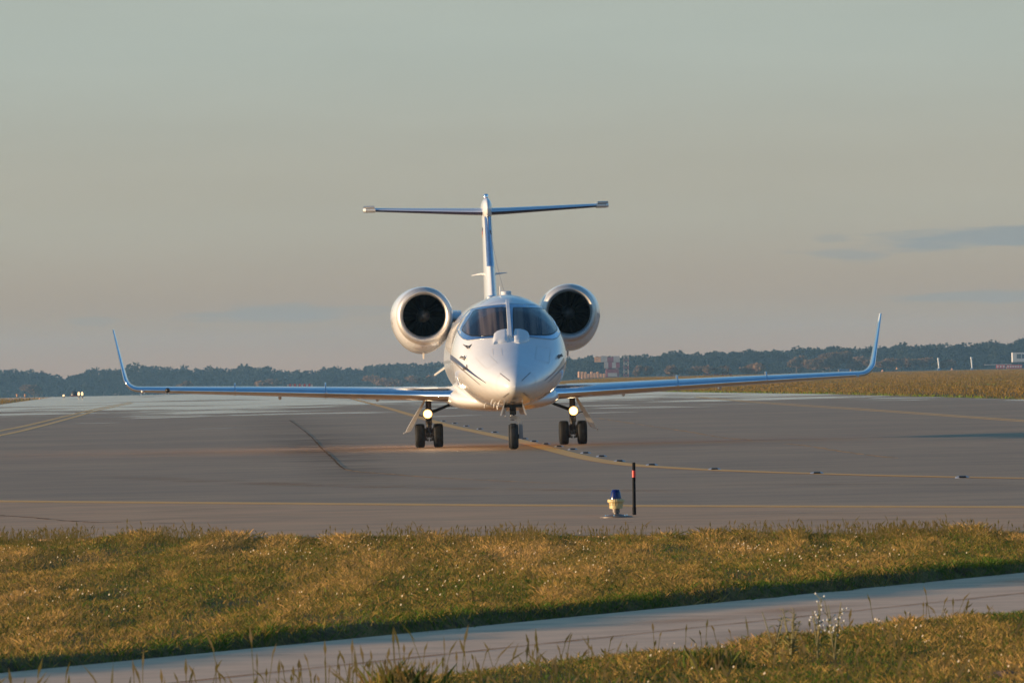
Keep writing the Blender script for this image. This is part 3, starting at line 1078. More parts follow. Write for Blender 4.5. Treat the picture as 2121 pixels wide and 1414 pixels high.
def wing(sgn):
    b = MB().loft([sec((x, y, z), c, (0, 1), t, 'aft', 0.13, sgn) for x, y, c, z, t in WING], True, True, True)
    w = b.build('wing', 'white_paint', jet, sharp=50)
    # polished leading edge stands 3 mm proud of the paint
    le = MB().loft([sec((x, y - 0.004, z), c * 1.004, (0, 1), t * 1.03, 'nose', 0.15, sgn) for x, y, c, z, t in WING], True, True, True)
    le.build('leading_edge', 'polished_metal', w, sharp=60)
    # fences across the leading edge, stall strips
    for x in (3.05, 4.62):
        k = [np.interp(x, [q[0] for q in WING], [q[i] for q in WING]) for i in range(5)]
        top, bot = foil(16, k[4] * 1.25)
        o = [(sgn * x, k[1] - 0.05 + p[0] * k[2], k[3] + p[1] * k[2] * 1.25 + 0.012) for p in top if p[0] < 0.5][::-1] + [(sgn * x, k[1] - 0.05 + p[0] * k[2], k[3] + p[1] * k[2] * 1.15) for p in bot if 0 < p[0] < 0.14]
        MB().loft([o, [(p[0] + 0.018 * sgn, p[1], p[2]) for p in o]], True, True, True).build('wing_fence', 'polished_metal', w)
    # upper-surface panel near the root
    q = []
    for x, f0, f1 in ((1.12, 0.18, 0.42), (1.7, 0.18, 0.42)):
        k = [np.interp(x, [g[0] for g in WING], [g[i] for g in WING]) for i in range(5)]
        th = k[4] / 2 * k[2] + 0.05
        q.append((sgn * x, k[1] + f0 * k[2], k[3] + th - 0.03, k[1] + f1 * k[2], k[3] + th - 0.02))
    a, c = q
    pl = [(a[0], a[1], a[2]), (c[0], c[1], c[2] - 0.02), (c[0], c[3], c[4]), (a[0], a[3], a[4] + 0.01)]
    MB().loft([pl, [(p[0], p[1], p[2] - 0.03) for p in pl]], True, True, True).build('wing_panel', 'white_paint', w, smooth=False)
    # static-line screws row and flap track stubs under the wing
    for x in (2.15, 3.85):
        k = [np.interp(x, [g[0] for g in WING], [g[i] for g in WING]) for i in range(5)]
        MB().tube([(sgn * x, k[1] + 0.25 * k[2], k[3] - 0.03), (sgn * x, k[1] + 0.6 * k[2], k[3] - 0.10), (sgn * x, k[1] + 1.02 * k[2], k[3] - 0.02)], [0.015, 0.03, 0.012], 8).build('flap_track', 'white_paint', w)
    # winglet
    wl = []
    N = 16
    base = (6.30, -0.30, 1.110)
    for k in range(N + 1):
        s = k / N
        if s < 0.4:
            a = s / 0.4 * math.radians(77)
            r = 0.26
            x, z = base[0] + r * math.sin(a), base[2] + r * (1 - math.cos(a))
        else:
            a = math.radians(77)
            l = (s - 0.4) / 0.6 * 0.885
            x, z = base[0] + 0.26 * math.sin(a) + l * math.cos(a), base[2] + 0.26 * (1 - math.cos(a)) + l * math.sin(a)
        y = -0.30 + 0.10 * min(1, s / 0.4) + max(0, s - 0.35) / 0.65 * 0.95
        c = 1.18 - 0.14 * min(1, s / 0.4) - max(0, s - 0.35) / 0.65 * 0.52
        wl.append(((x, y, z), c, (-math.sin(a), math.cos(a)), 0.085 - 0.025 * s))
    g = MB().loft([sec(o, c, n, t, 'all', 0, sgn) for o, c, n, t in wl], True, True, True)
    wo = g.build('winglet', 'white_paint', w, sharp=60)
    MB().loft([sec((o[0], o[1] - 0.004, o[2]), c * 1.004, n, t * 1.08, 'nose', 0.14, sgn) for o, c, n, t in wl], True, True, True).build('leading_edge', 'polished_metal', w, sharp=60)
    # navigation light at the tip
    MB().spin([(0.0, -0.05), (0.022, -0.035), (0.03, 0.0), (0.03, 0.10), (0.0, 0.12)], (sgn * 6.24, -0.33, 1.085), 'y', 14).build('navigation_light', 'brushed_metal', w)
    return w


wl_, wr_ = wing(-1), wing(1)
p = L(347, 808, -0.85)
MB().spin([(0, -0.06), (0.03, -0.04), (0.042, 0.0), (0.03, 0.05), (0, 0.06)], p, 'y', 14).build('stall_sensor', 'black', wl_)

# ---- tail
FIN = [(2.35, 2.6, 5.2, 0.105), (2.70, 3.9, 3.8, 0.105), (3.2, 4.7, 3.1, 0.10), (3.7, 5.45, 2.45, 0.095), (4.1, 6.02, 2.05, 0.095), (4.30, 6.3, 1.85, 0.10)]


def fin_half(z):
    return float(np.interp(z, [2.35, 2.7, 3.2, 3.7, 4.3], [0.125, 0.115, 0.105, 0.097, 0.09]))


def fin_x(y, z):
    """half thickness of the fin at a point of its side"""
    y0, c, t = (float(np.interp(z, [q[0] for q in FIN], [q[i] for q in FIN])) for i in (1, 2, 3))
    top, _ = foil(22, t * 0.62, 0.0)
    f = (y - y0) / c
    return float(np.interp(f, [q[0] for q in top], [q[1] for q in top])) / (t * 0.62) * 2 * fin_half(z)


def fin_ring(z, y, c, t, part='all', cut=0.12, grow=1.0):
    top, bot = foil(22, t * 0.62 * grow, 0.0)
    if part == 'nose':
        pts = [p for p in top if p[0] <= cut][::-1] + [p for p in bot if 0 < p[0] <= cut]
    else:
        pts = top[::-1] + bot[1:]
    return [(p[1] / (t * 0.62) * 2 * fin_half(z), y + p[0] * c, z) for p in pts]


fin = MB().loft([fin_ring(*f) for f in FIN], True, True, True).build('tail_fin', 'white_paint', jet, sharp=60)
MB().loft([fin_ring(z, y - 0.006, c, t, 'nose', 0.05, 1.12) for z, y, c, t in FIN[2:]], True, True, True).build('leading_edge', 'frame_metal', fin)
# bullet fairing on top
bul = []
for y, r in ((5.85, 0.01), (5.95, 0.055), (6.15, 0.088), (6.5, 0.105), (7.2, 0.105), (7.9, 0.07), (8.35, 0.01)):
    bul.append([(r * math.cos(a) * 0.98, y, 4.26 + r * math.sin(a) * (2.0 if math.sin(a) > 0 else 2.2)) for a in (2 * math.pi * k / 24 for k in range(24))])
MB().loft(bul, True, True, True).build('tail_fairing', 'white_paint', fin, sharp=60)
MB().spin([(0.0, 0.085), (0.03, 0.08), (0.042, 0.06), (0.042, 0.02)], (0.0, 6.9, 4.465), n=18).build('tail_beacon', 'polished_metal', fin)
MB().spin([(0.035, 0.02), (0.035, -0.03)], (0.0, 6.9, 4.468), n=18).build('beacon_base', 'red_lens', fin)
STAB = [(0.06, 6.25, 1.35, 4.205, 0.10), (0.35, 6.38, 1.26, 4.215, 0.10), (1.2, 6.72, 1.02, 4.255, 0.095), (2.02, 7.05, 0.80, 4.295, 0.09)]
for sgn in (-1, 1):
    st = MB().loft([sec((x, y, z), c, (0, 1), t, 'aft', 0.12, sgn) for x, y, c, z, t in STAB], True, True, True).build('tailplane', 'white_paint', jet, sharp=50)
    b = MB()
    rings = [sec((x, y - 0.004, z), c * 1.004, (0, 1), t * 1.06, 'nose', 0.16, sgn) for x, y, c, z, t in STAB]
    n = len(rings[0])
    b.loft([r[:n // 2 + 1] for r in rings], False, mi=0)
    b.loft([r[n // 2:] for r in rings], False, mi=1)  # lower half of the edge in a darker navy than the upper
    b.build('leading_edge', ['tail_metal', 'edge_navy'], st, sharp=60)
    # horn at the tip
    x0, y0, c0, z0, t0 = STAB[-1]
    hr = []
    for x, k in ((2.02, 1.0), (2.2, 0.98), (2.245, 0.8)):
        hr.append([(sgn * x, y0 - 0.03 + (0.85 - 0.85 * k) / 2 + 0.85 * k * u_, z0 + 0.006 + w_ * k) for u_, w_ in ((0.0, -0.012), (0.0, 0.012), (0.03, 0.030), (0.6, 0.050), (1.0, 0.01), (1.0, -0.01), (0.5, -0.045), (0.03, -0.032))])
    MB().loft(hr, True, True, True).build('elevator_horn', 'white_paint', st)
    MB().tube([(sgn * 2.04, y0 - 0.02, z0 + 0.052), (sgn * 2.235, y0, z0 + 0.056)], [0.026, 0.022], 10).build('static_weight', 'brushed_metal', st)
for sgn in (-1, 1):       # aerials on the sides of the fin
    zz = 3.07
    MB().tube([(sgn * 0.08, 5.6, zz), (sgn * 0.16, 5.62, zz + 0.004), (sgn * 0.32, 5.72, zz + 0.02 * sgn)], [0.022, 0.018, 0.006], 10).build('fin_aerial', 'white_paint', fin)
# flag on the sunlit side of the fin
for k, m in enumerate(('flag_black', 'flag_red', 'flag_gold')):
    z0, z1 = 3.92 - 0.062 * k, 3.92 - 0.062 * (k + 1) + 0.002
    vs, fs = [], []
    for q in range(7):
        y_ = 6.15 + 0.28 * q / 6
        for z_ in (z0, z1):
            vs.append((-fin_x(y_, z_) - 0.004, y_, z_))
        if q:
            fs.append((2 * q - 2, 2 * q, 2 * q + 1, 2 * q - 1))
    MB().add(vs, fs).build('flag_band', m, fin, smooth=False)
a0, a1 = Vector((0.03, 5.62, 3.86)), Vector((0.05, -3.0, 2.585))
MB().tube([tuple(a0 + (a1 - a0) * t + Vector((0, 0, -0.10 * 4 * t * (1 - t)))) for t in np.linspace(0, 1, 9)], 0.0035, 6).build('wire_aerial', 'thin_grey', jet)
MB().tube([tuple(a0), tuple(a0 + (a1 - a0) * 0.06)], 0.010, 6).build('aerial_anchor', 'black', jet)
# delta fins under the tail cone
for sgn in (-1, 1):
    tip = Vector((sgn * 1.02, 6.6, 1.26))
    root0, root1 = Vector((sgn * 0.52, 4.3, 1.62)), Vector((sgn * 0.40, 6.9, 1.72))
    t2 = tip + Vector((-sgn * 0.02, 0.55, 0.01))
    nn = Vector((sgn * 0.5, 0, 0.8)) * 0.016
    top = [tuple(q + nn) for q in (root0, tip, t2, root1)]
    bot = [tuple(q - nn) for q in (root0, tip, t2, root1)]
    MB().loft([top, bot], True, True, True).build('delta_fin', 'white_paint', jet, smooth=False)


# ---- engines
def engine(sgn):
    cx, cz, y0 = sgn * 1.281, 2.313, 1.2
    n = 48

    def ring(y, rx, ru, rd, dz=0.0, dx=0.0):
        return [(cx + sgn * dx + rx * math.cos(a), y0 + y, cz + dz + (ru if math.sin(a) > 0 else rd) * math.sin(a)) for a in (2 * math.pi * k / n for k in range(n))]
    cowl = MB().loft([ring(*r) for r in ((0.13, 0.487, 0.497, 0.513), (0.22, 0.508, 0.505, 0.545), (0.40, 0.532, 0.512, 0.598, 0, 0.015), (0.7, 0.55, 0.515, 0.645, 0, 0.02), (1.1, 0.555, 0.515, 0.675, 0, 0.025),
                                         (1.7, 0.545, 0.505, 0.66, 0, 0.02), (2.4, 0.50, 0.47, 0.58), (3.0, 0.42, 0.41, 0.47), (3.35, 0.36, 0.36, 0.38), (3.35, 0.33, 0.33, 0.35), (2.9, 0.32, 0.32, 0.33))], True, False, True)
    e = cowl.build('engine', 'white_paint', jet, sharp=60)
    lip = [(0.62, 0.372), (0.30, 0.366), (0.14, 0.370), (0.06, 0.382), (0.02, 0.398), (0.0, 0.418), (0.005, 0.438), (0.03, 0.458), (0.08, 0.478), (0.128, 0.490), (0.136, 0.490)]
    MB().loft([ring(y, r, r + 0.018 * max(0, (r - 0.40) / 0.09) * 0.4, r + 0.03 * max(0, (r - 0.40) / 0.09)) for y, r in lip[2:]], True).build('intake_lip', 'brushed_metal', e)
    MB().loft([ring(y, r, r, r) for y, r in ((0.139, 0.3705), (0.30, 0.366), (0.62, 0.372), (0.80, 0.378))], True).build('intake_duct', 'duct', e)
    MB().loft([ring(0.78, 0.376, 0.376, 0.376), ring(0.785, 0.13, 0.13, 0.13)], True, False, True).build('fan_backing', 'duct', e)
    f = MB()
    for k in range(22):
        a = 2 * math.pi * k / 22
        pts = []
        for r, tw in ((0.12, 0.7), (0.25, 0.5), (0.37, 0.35)):
            for s in (-1, 1):
                da = s * 0.05 * (0.12 / r + 0.6)
                pts.append((cx + r * math.cos(a + da), y0 + 0.70 + s * 0.035 * tw, cz + r * math.sin(a + da)))
        f.add(pts, [(0, 1, 3, 2), (2, 3, 5, 4)])
    f.build('fan_blades', 'fan', e)
    MB().spin([(0.0, 0.40), (0.02, 0.41), (0.055, 0.47), (0.095, 0.58), (0.12, 0.72), (0.12, 0.78)], (cx, y0, cz), 'y', 28).build('spinner', 'spinner', e)
    # black intake warning mark and maker's plates, drain mast under the cowl
    zb = cz - 0.556
    tri = [(cx - 0.045, y0 + 0.29, zb - 0.009), (cx + 0.045, y0 + 0.29, zb - 0.009), (cx, y0 + 0.213, zb + 0.024)]
    MB().loft([tri, [(a, b + 0.02, c + 0.03) for a, b, c in tri]], True, True, True).build('warning_mark', 'black', e, smooth=False)
    for dx in (0.22, 0.33):
        xx_ = cx + (dx - 0.03) * (1 if sgn > 0 else -1)
        a = math.acos((xx_ - cx) / 0.52)
        zq = cz - 0.565 * math.sin(a)
        MB().box((xx_, y0 + 0.30, zq + 0.006), (0.028, 0.03, 0.03), bev=0.004).build('latch', 'wall_pale', e)
    MB().tube([(cx, y0 + 1.3, cz - 0.66), (cx, y0 + 1.32, cz - 0.76)], [0.018, 0.014], 8).build('drain_mast', 'brushed_metal', e)
    # pylon
    py = []
    for x, y, c, z in ((0.60, 2.0, 2.4, 2.26), (0.88, 2.05, 2.2, 2.28)):
        py.append(sec((x, y, z), c, (0, 1), 0.10, 'all', 0, sgn))
    MB().loft(py, True, True, True).build('engine_pylon', 'white_paint', jet, sharp=60)
    return e


engine(-1)
el = engine(1)
# registration letters are too faint to read on the far side of the left cowl: a dark vent panel stands there
MB().add([(-1.281 - 0.549, 1.75, 2.42), (-1.281 - 0.566, 2.15, 2.42), (-1.281 - 0.569, 2.15, 2.18), (-1.281 - 0.552, 1.75, 2.18), (-1.281 - 0.50, 1.75, 2.42), (-1.281 - 0.50, 2.15, 2.42), (-1.281 - 0.50, 2.15, 2.18), (-1.281 - 0.50, 1.75, 2.18)],
         [(0, 1, 2, 3), (7, 6, 5, 4), (0, 4, 5, 1), (3, 2, 6, 7), (0, 3, 7, 4), (1, 5, 6, 2)]).build('vent_panel', 'thin_grey', jet, smooth=False)


# ---- landing gear
def tyre(name, c, r, w, parent):
    pr = [(r * 0.50, -w * 0.40), (r * 0.62, -w * 0.48), (r * 0.78, -w * 0.5), (r * 0.91, -w * 0.47), (r * 0.975, -w * 0.37), (r * 0.993, -w * 0.24), (r * 0.975, -w * 0.22), (r * 0.975, -w * 0.19), (r, -w * 0.17), (r, -w * 0.03), (r * 0.982, -w * 0.02)]
    pr = pr + [(a, -b) for a, b in pr[::-1]]
    return MB().spin(pr, c, 'x', 40).build(name, 'rubber', parent, sharp=35)


def hub(c, r, w, parent):
    pr = [(0.0, -w * 0.30), (r * 0.2, -w * 0.32), (r * 0.42, -w * 0.36), (r * 0.54, -w * 0.42), (r * 0.56, -w * 0.30)]
    pr = pr + [(a, -b) for a, b in pr[::-1]]
    return MB().spin(pr, c, 'x', 28).build('wheel_hub', 'gear_metal', parent)


def main_gear(sgn):
    gx = sgn * 1.258
    g = MB()
    g.tube([(gx, 0.05, 0.97), (gx, 0.04, 0.63)], 0.052, 18)
    g.tube([(gx, 0.04, 0.66), (gx, 0.03, 0.60)], 0.064, 18)
    g.tube([(gx, 0.03, 0.62), (gx, 0.01, 0.34)], 0.036, 16)
    for z in (0.52, 0.46, 0.42):
        g.tube([(gx - 0.055, 0.0, z), (gx + 0.055, 0.0, z)], 0.028, 10)
    g.tube([(gx - 0.04, -0.05, 0.50), (gx - 0.03, -0.14, 0.36), (gx - 0.02, -0.03, 0.26)], 0.014, 8)
    g.tube([(gx + 0.04, -0.05, 0.50), (gx + 0.03, -0.14, 0.36), (gx + 0.02, -0.03, 0.26)], 0.014, 8)
    g.tube([(gx, 0.02, 0.37), (gx, 0.0, 0.21)], [0.048, 0.058], 14)
    g.tube([(gx - 0.16, 0, 0.209), (gx + 0.16, 0, 0.209)], 0.030, 14)
    for s in (-1, 1):
        g.tube([(gx + s * 0.055, 0.0, 0.23), (gx + s * 0.085, 0.0, 0.23)], 0.115, 20)
        for k in range(6):
            a = math.radians(-80 + 32 * k)
            g.tube([(gx + s * 0.040, -0.085 * math.cos(a), 0.22 + 0.085 * math.sin(a)), (gx + s * 0.095, -0.085 * math.cos(a), 0.22 + 0.085 * math.sin(a))], 0.014, 8)
        for k in range(3):
            g.box((gx + s * 0.026, -0.06, 0.13 + 0.055 * k), (0.034, 0.05, 0.04), bev=0.006)
    m = g.build('main_gear', 'gear_metal', jet)
    for s in (-1, 1):
        c = (gx + s * 0.160, 0.0, 0.2085)
        t = tyre('wheel', c, 0.2085, 0.168, m)
        hub(c, 0.2085, 0.168, m)
    # landing lamp on the leg
    lx, ly, lz = gx + (-0.02 if sgn < 0 else 0.012), -0.10, 0.586
    MB().spin([(0.060, 0.10), (0.082, 0.05), (0.088, 0.005), (0.088, -0.012), (0.078, -0.016), (0.078, 0.0)], (lx, ly, lz), 'y', 28).build('lamp_housing', 'gear_metal', m)
    MB().spin([(0.0, -0.014), (0.035, -0.012), (0.058, -0.004)], (lx, ly, lz), 'y', 28).build('landing_light', 'lamp', m)
    MB().spin([(0.0585, -0.004), (0.070, -0.008), (0.078, -0.012)], (lx, ly, lz), 'y', 28).build('lamp_glow_ring', 'lamp_rim_glow', m)  # ring inside the housing, lit by its own emission to imitate lamp glow
    ld = bpy.data.lights.new('landing_beam', 'SPOT')
    ld.energy = LAMP_W if sgn < 0 else LAMP_W * 0.35
    ld.color = (1.0, 0.74, 0.45)
    ld.spot_size = math.radians(20)
    ld.spot_blend = 1.0
    ld.shadow_soft_size = 0.07
    lo = bpy.data.objects.new('landing_beam', ld)
    COL.objects.link(lo)
    lo.parent = m
    lo.location = (lx, ly - 0.03, lz)
    lo.rotation_euler = Vector((0.03, -1.0, -0.05)).to_track_quat('-Z', 'Y').to_euler()
    # side brace up to the belly
    s = MB()
    s.tube([(gx - sgn * 0.05, 0.05, 0.625), (gx - sgn * 0.40, 0.05, 0.755)], 0.017, 10)
    s.tube([(gx - sgn * 0.05, 0.02, 0.595), (gx - sgn * 0.40, 0.02, 0.735)], 0.013, 10)
    s.tube([(gx - sgn * 0.39, 0.04, 0.74), (gx - sgn * 0.52, 0.04, 0.735)], [0.03, 0.05], 10)
    s.build('side_brace', 'dark_metal', m)
    # outboard leg door
    d = MB()
    prof = [(0.065, 0.84, 0.014), (0.10, 0.76, 0.024), (0.19, 0.60, 0.034), (0.285, 0.43, 0.046), (0.345, 0.32, 0.050), (0.375, 0.285, 0.030), (0.405, 0.272, 0.012), (0.435, 0.262, 0.010), (0.447, 0.245, 0.010)]
    rings = []
    for o, z, w in prof:
        x = gx + sgn * o
        rings.append([(x - sgn * w * 0.75, -0.10, z - w * 0.3), (x + sgn * w * 0.75, -0.10, z + w * 0.3), (x + sgn * w * 0.75, 0.22, z + w * 0.3), (x - sgn * w * 0.75, 0.22, z - w * 0.3)])
    d.loft(rings, True, True, True)
    d.build('gear_door', 'door_metal', m, smooth=False)
    MB().tube([(gx + sgn * 0.05, 0.02, 0.535), (gx + sgn * 0.215, 0.02, 0.575)], 0.009, 8).build('door_link', 'gear_metal', m)
    return m


mat('fork_paint', (0.30, 0.32, 0.35), 0.4, coat=0.2)
mat('door_metal', (0.78, 0.74, 0.68), 0.3, metal=0.15, var=0.1)
LAMP_W = 22.0
main_gear(-1)
main_gear(1)


def nose_gear():
    y0 = -7.72
    g = MB()
    g.tube([(0, y0, 0.86), (0, y0, 0.64)], 0.042, 16)
    g.box((0, y0, 0.63), (0.105, 0.10, 0.12), bev=0.01)
    g.box((0.005, y0, 0.70), (0.085, 0.12, 0.10), bev=0.01)
    g.tube([(0, y0, 0.66), (0, y0, 0.54)], 0.024, 14)
    g.tube([(-0.045, y0 - 0.01, 0.60), (-0.045, y0 - 0.01, 0.76)], 0.010, 8)
    n = g.build('nose_gear', 'dark_metal', jet)
    MB().tube([(-0.02, y0 - 0.02, 0.585), (-0.02, y0 - 0.02, 0.555)], 0.022, 12).build('gear_piston', 'chrome', n)
    # one-sided fork
    f = []
    pts = [(-0.055, 0.515), (-0.01, 0.527), (0.04, 0.524), (0.085, 0.505), (0.112, 0.465), (0.124, 0.40), (0.126, 0.30), (0.126, 0.20), (0.122, 0.17)]
    for i, (x, z) in enumerate(pts):
        a = pts[max(i - 1, 0)]
        b = pts[min(i + 1, len(pts) - 1)]
        t = Vector((b[0] - a[0], 0, b[1] - a[1])).normalized()
        s = Vector((-t.z, 0, t.x)) * 0.032
        w = 0.035 + 0.012 * (i > 3)
        f.append([(x - s.x, y0 - w, z - s.z), (x + s.x, y0 - w, z + s.z), (x + s.x, y0 + w, z + s.z), (x - s.x, y0 + w, z - s.z)])
    MB().loft(f, True, True, True).build('fork', 'fork_paint', n, sharp=50)
    MB().tube([(-0.055, y0, 0.505), (0.02, y0, 0.505)], 0.024, 12).build('fork_clamp', 'chrome', n)
    MB().tube([(0.0, y0, 0.215), (0.125, y0, 0.215)], 0.035, 14).build('axle', 'dark_metal', n)
    c = (0.0, y0, 0.215)
    r, w = 0.215, 0.158
    pr = [(r * 0.5, -w * 0.42), (r * 0.7, -w * 0.49), (r * 0.85, -w * 0.5), (r * 0.905, -w * 0.485), (r * 0.91, -w * 0.40), (r * 0.935, -w * 0.345), (r * 0.975, -w * 0.30), (r * 0.995, -w * 0.22), (r, -w * 0.10)]
    pr = pr + [(a, -b) for a, b in pr[::-1]]
    MB().spin(pr, c, 'x', 44).build('wheel', 'rubber', n, sharp=35)
    hub(c, r, w, n)
    # bay and two doors
    MB().box((0, y0 + 0.25, 0.745), (0.30, 1.1, 0.10)).build('gear_bay', 'black', n, smooth=False)
    for sgn in (-1, 1):
        d = []
        for x, z, t in ((0.128, 0.83, 0.006), (0.165, 0.715, 0.011), (0.212, 0.565, 0.014)):
            d.append([(sgn * x - t, y0 - 0.32, z), (sgn * x + t, y0 - 0.32, z), (sgn * (x - 0.07) + t, y0 + 0.45, z + 0.02), (sgn * (x - 0.07) - t, y0 + 0.45, z + 0.02)])
        MB().loft(d, True, True, True).build('gear_door', 'white_paint', n, smooth=False)
        MB().tube([(sgn * 0.045, y0, 0.72), (sgn * 0.16, y0 + 0.05, 0.70)], 0.008, 8).build('door_link', 'gear_metal', n)
    # weight links and mast seen beside the left door
    MB().tube([(-0.13, y0 - 0.25, 0.70), (-0.13, y0 - 0.25, 0.55), (-0.15, y0 - 0.25, 0.545)], [0.012, 0.012, 0.008], 8).build('temperature_probe', 'brushed_metal', n)
    MB().tube([(-0.25, y0 + 0.3, 0.73), (-0.25, y0 + 0.28, 0.66)], [0.014, 0.008], 8).build('drain_mast', 'brushed_metal', n)
    return n


nose_gear()

# ------------------------------------------------------------------ taxiway lights and markers
x0, y0 = G(1276.5, 1072)
tl = empty('taxiway_edge_light', (x0, y0, 0.004))
tag(tl, 'blue-domed taxiway edge light on a round metal base plate beside the grass', 'taxiway light')
K = y0 / FPX          # metres per photograph pixel here
prof = [(0.0, 7.6), (9, 7.0), (17, 5.2), (26, 3.4), (33, 2.4), (34, 1.6), (34, 0.0)]
MB().spin([(r * K, h * K) for r, h in prof], n=40).build('base_plate', 'steel_plate', tl)
for k in range(6):
    a = 2 * math.pi * (k + 0.3) / 6
    MB().spin([(0.0, 0.009), (0.006, 0.009), (0.007, 0.0)], (0.095 * math.cos(a), 0.095 * math.sin(a), 0.014), n=8).build('bolt', 'chrome', tl)
MB().spin([(r * K, h * K) for r, h in ((0, 5), (5.5, 5), (5.5, 10), (7.5, 10.5), (7.5, 18), (0, 18))], n=24).build('stem', 'steel_plate', tl)
bd = MB()
bd.spin([(r * K, h * K) for r, h in ((0, 17.5), (9.5, 17.5), (9.5, 18), (13.6, 18.5), (13.8, 24), (13.9, 30.5), (12.8, 31), (12.8, 30))], n=40)
for k in range(18):
    a = 2 * math.pi * k / 18
    bd.box((13.7 * K * math.cos(a), 13.7 * K * math.sin(a), 27.5 * K), (0.006, 0.006, 6 * K))
bd.build('lamp_body', 'cream_plastic', tl)
co = MB()
n = 56
rings = []
for r, h in ((12.5, 30.2), (16.0, 30.8), (17.2, 32.5), (17.2, 36), (16.2, 37.6), (12, 38)):
    rings.append([((r + (0.5 if k % 2 else 0)) * K * math.cos(2 * math.pi * k / n), (r + (0.5 if k % 2 else 0)) * K * math.sin(2 * math.pi * k / n), h * K) for k in range(n)])
co.loft(rings, True, True, True).build('collar', 'cream_plastic', tl, sharp=25)
MB().spin([(r * K, h * K) for r, h in ((12.2, 37.5), (12.2, 39), (11.6, 43), (10.4, 49), (9.2, 54), (8.2, 56.5), (6.5, 57.6), (0, 58))], n=40).build('lens', 'blue_lens', tl)

mp_ = empty('marker_post', (*G(1313.8, 1066.5), 0.004))
mp_.rotation_euler = (0, math.radians(0.6), 0)
tag(mp_, 'slim black marker post with a red band standing beside the blue light', 'marker post')
MB().spin([(0.0, 0.0), (0.0165, 0.0), (0.0165, 0.060), (0.0145, 0.066), (0.0138, 0.44), (0.012, 0.447), (0, 0.447)], n=20).build('post', 'pole_black', mp_)
MB().spin([(0.0146, 0.320), (0.0150, 0.320), (0.0150, 0.378), (0.0146, 0.378)], n=20).build('red_band', 'pole_red', mp_)


def stud():
    r = empty('inset_light')
    MB().spin([(0.0, 0.019), (0.045, 0.019), (0.060, 0.015), (0.078, 0.005), (0.082, -0.004)], n=28).build('rim', 'stud_metal', r)
    b = MB()
    b.loft([[(x, -0.088, z) for x, z in ((-0.042, 0.0), (0.042, 0.0), (0.036, 0.014), (-0.036, 0.014))], [(x, -0.03, z + 0.004) for x, z in ((-0.042, 0.0), (0.042, 0.0), (0.036, 0.017), (-0.036, 0.017))]], True, True, True)
    b.build('lens_slot', 'black', r, smooth=False)
    return r


spots = [(918.6, 870.6), (942, 875.5), (966, 881), (994, 887), (1025, 894), (1086, 907.5), (1106, 912.8), (1131, 918.3), (1158, 923.5), (1186, 929.5), (1213, 937), (1246, 944),
         (1283.5, 954), (1350, 962), (1480, 971), (1692, 979.3), (1993, 987.8)]
words = ['first of the inset lights beyond the jet, right of the left main wheels', 'second inset light from the left main wheels, before the yellow curve', 'third inset light from the left main wheels, before the yellow curve',
         'fourth inset light from the left main wheels, before the yellow curve', 'fifth inset light, nearest the nose wheel on its left side', 'inset light just right of the nose wheel fork',
         'second inset light right of the nose wheel', 'third inset light right of the nose wheel, midway to the right main wheels', 'inset light at the inner tyre of the right main gear',
         'inset light directly under the right main gear', 'inset light just past the outer tyre of the right main gear', 'second inset light past the right main gear',
         'inset light left of the black marker post tip', 'inset light just right of the black marker post tip', 'round metal inset light touching the yellow line, midway along its flat stretch',
         'metal inset light sitting above the yellow line toward the right side', 'rightmost metal inset light along the yellow line']
st0 = stud()
for i, ((u, v), wd) in enumerate(zip(spots, words)):
    o = st0 if i == 0 else copy_tree(st0)
    o.location = (*G(u, v + 1.5), 0.004)
    tag(o, wd, 'inset light', 'inset lights along the yellow curve')

# ------------------------------------------------------------------ rough grass
def blades(name, x, y, z, h, w, tone, m, lean=0.35, kind='stuff'):
    n = len(x)
    a = rng.uniform(0, 2 * np.pi, n)
    dx, dy = np.cos(a) * w / 2, np.sin(a) * w / 2
    la = rng.uniform(0, 2 * np.pi, n)
    ll = np.abs(rng.normal(0, lean, n)) * h
    tx, ty = np.cos(la) * ll, np.sin(la) * ll
    V = np.empty((n, 4, 3))
    V[:, 0] = np.stack((x - dx, y - dy, z), 1)
    V[:, 1] = np.stack((x + dx, y + dy, z), 1)
    V[:, 2] = np.stack((x + tx * 0.45 + dx * 0.8, y + ty * 0.45 + dy * 0.8, z + h * 0.6), 1)
    V[:, 3] = np.stack((x + tx, y + ty, z + h), 1)
    return V.reshape(-1, 3), tone


def scatter(n, y0, y1, pad):
    y = np.sqrt(rng.uniform(y0 * y0, y1 * y1, n))
    x = rng.uniform(-1, 1, n) * (y * 0.0577 + pad)
    return x, y


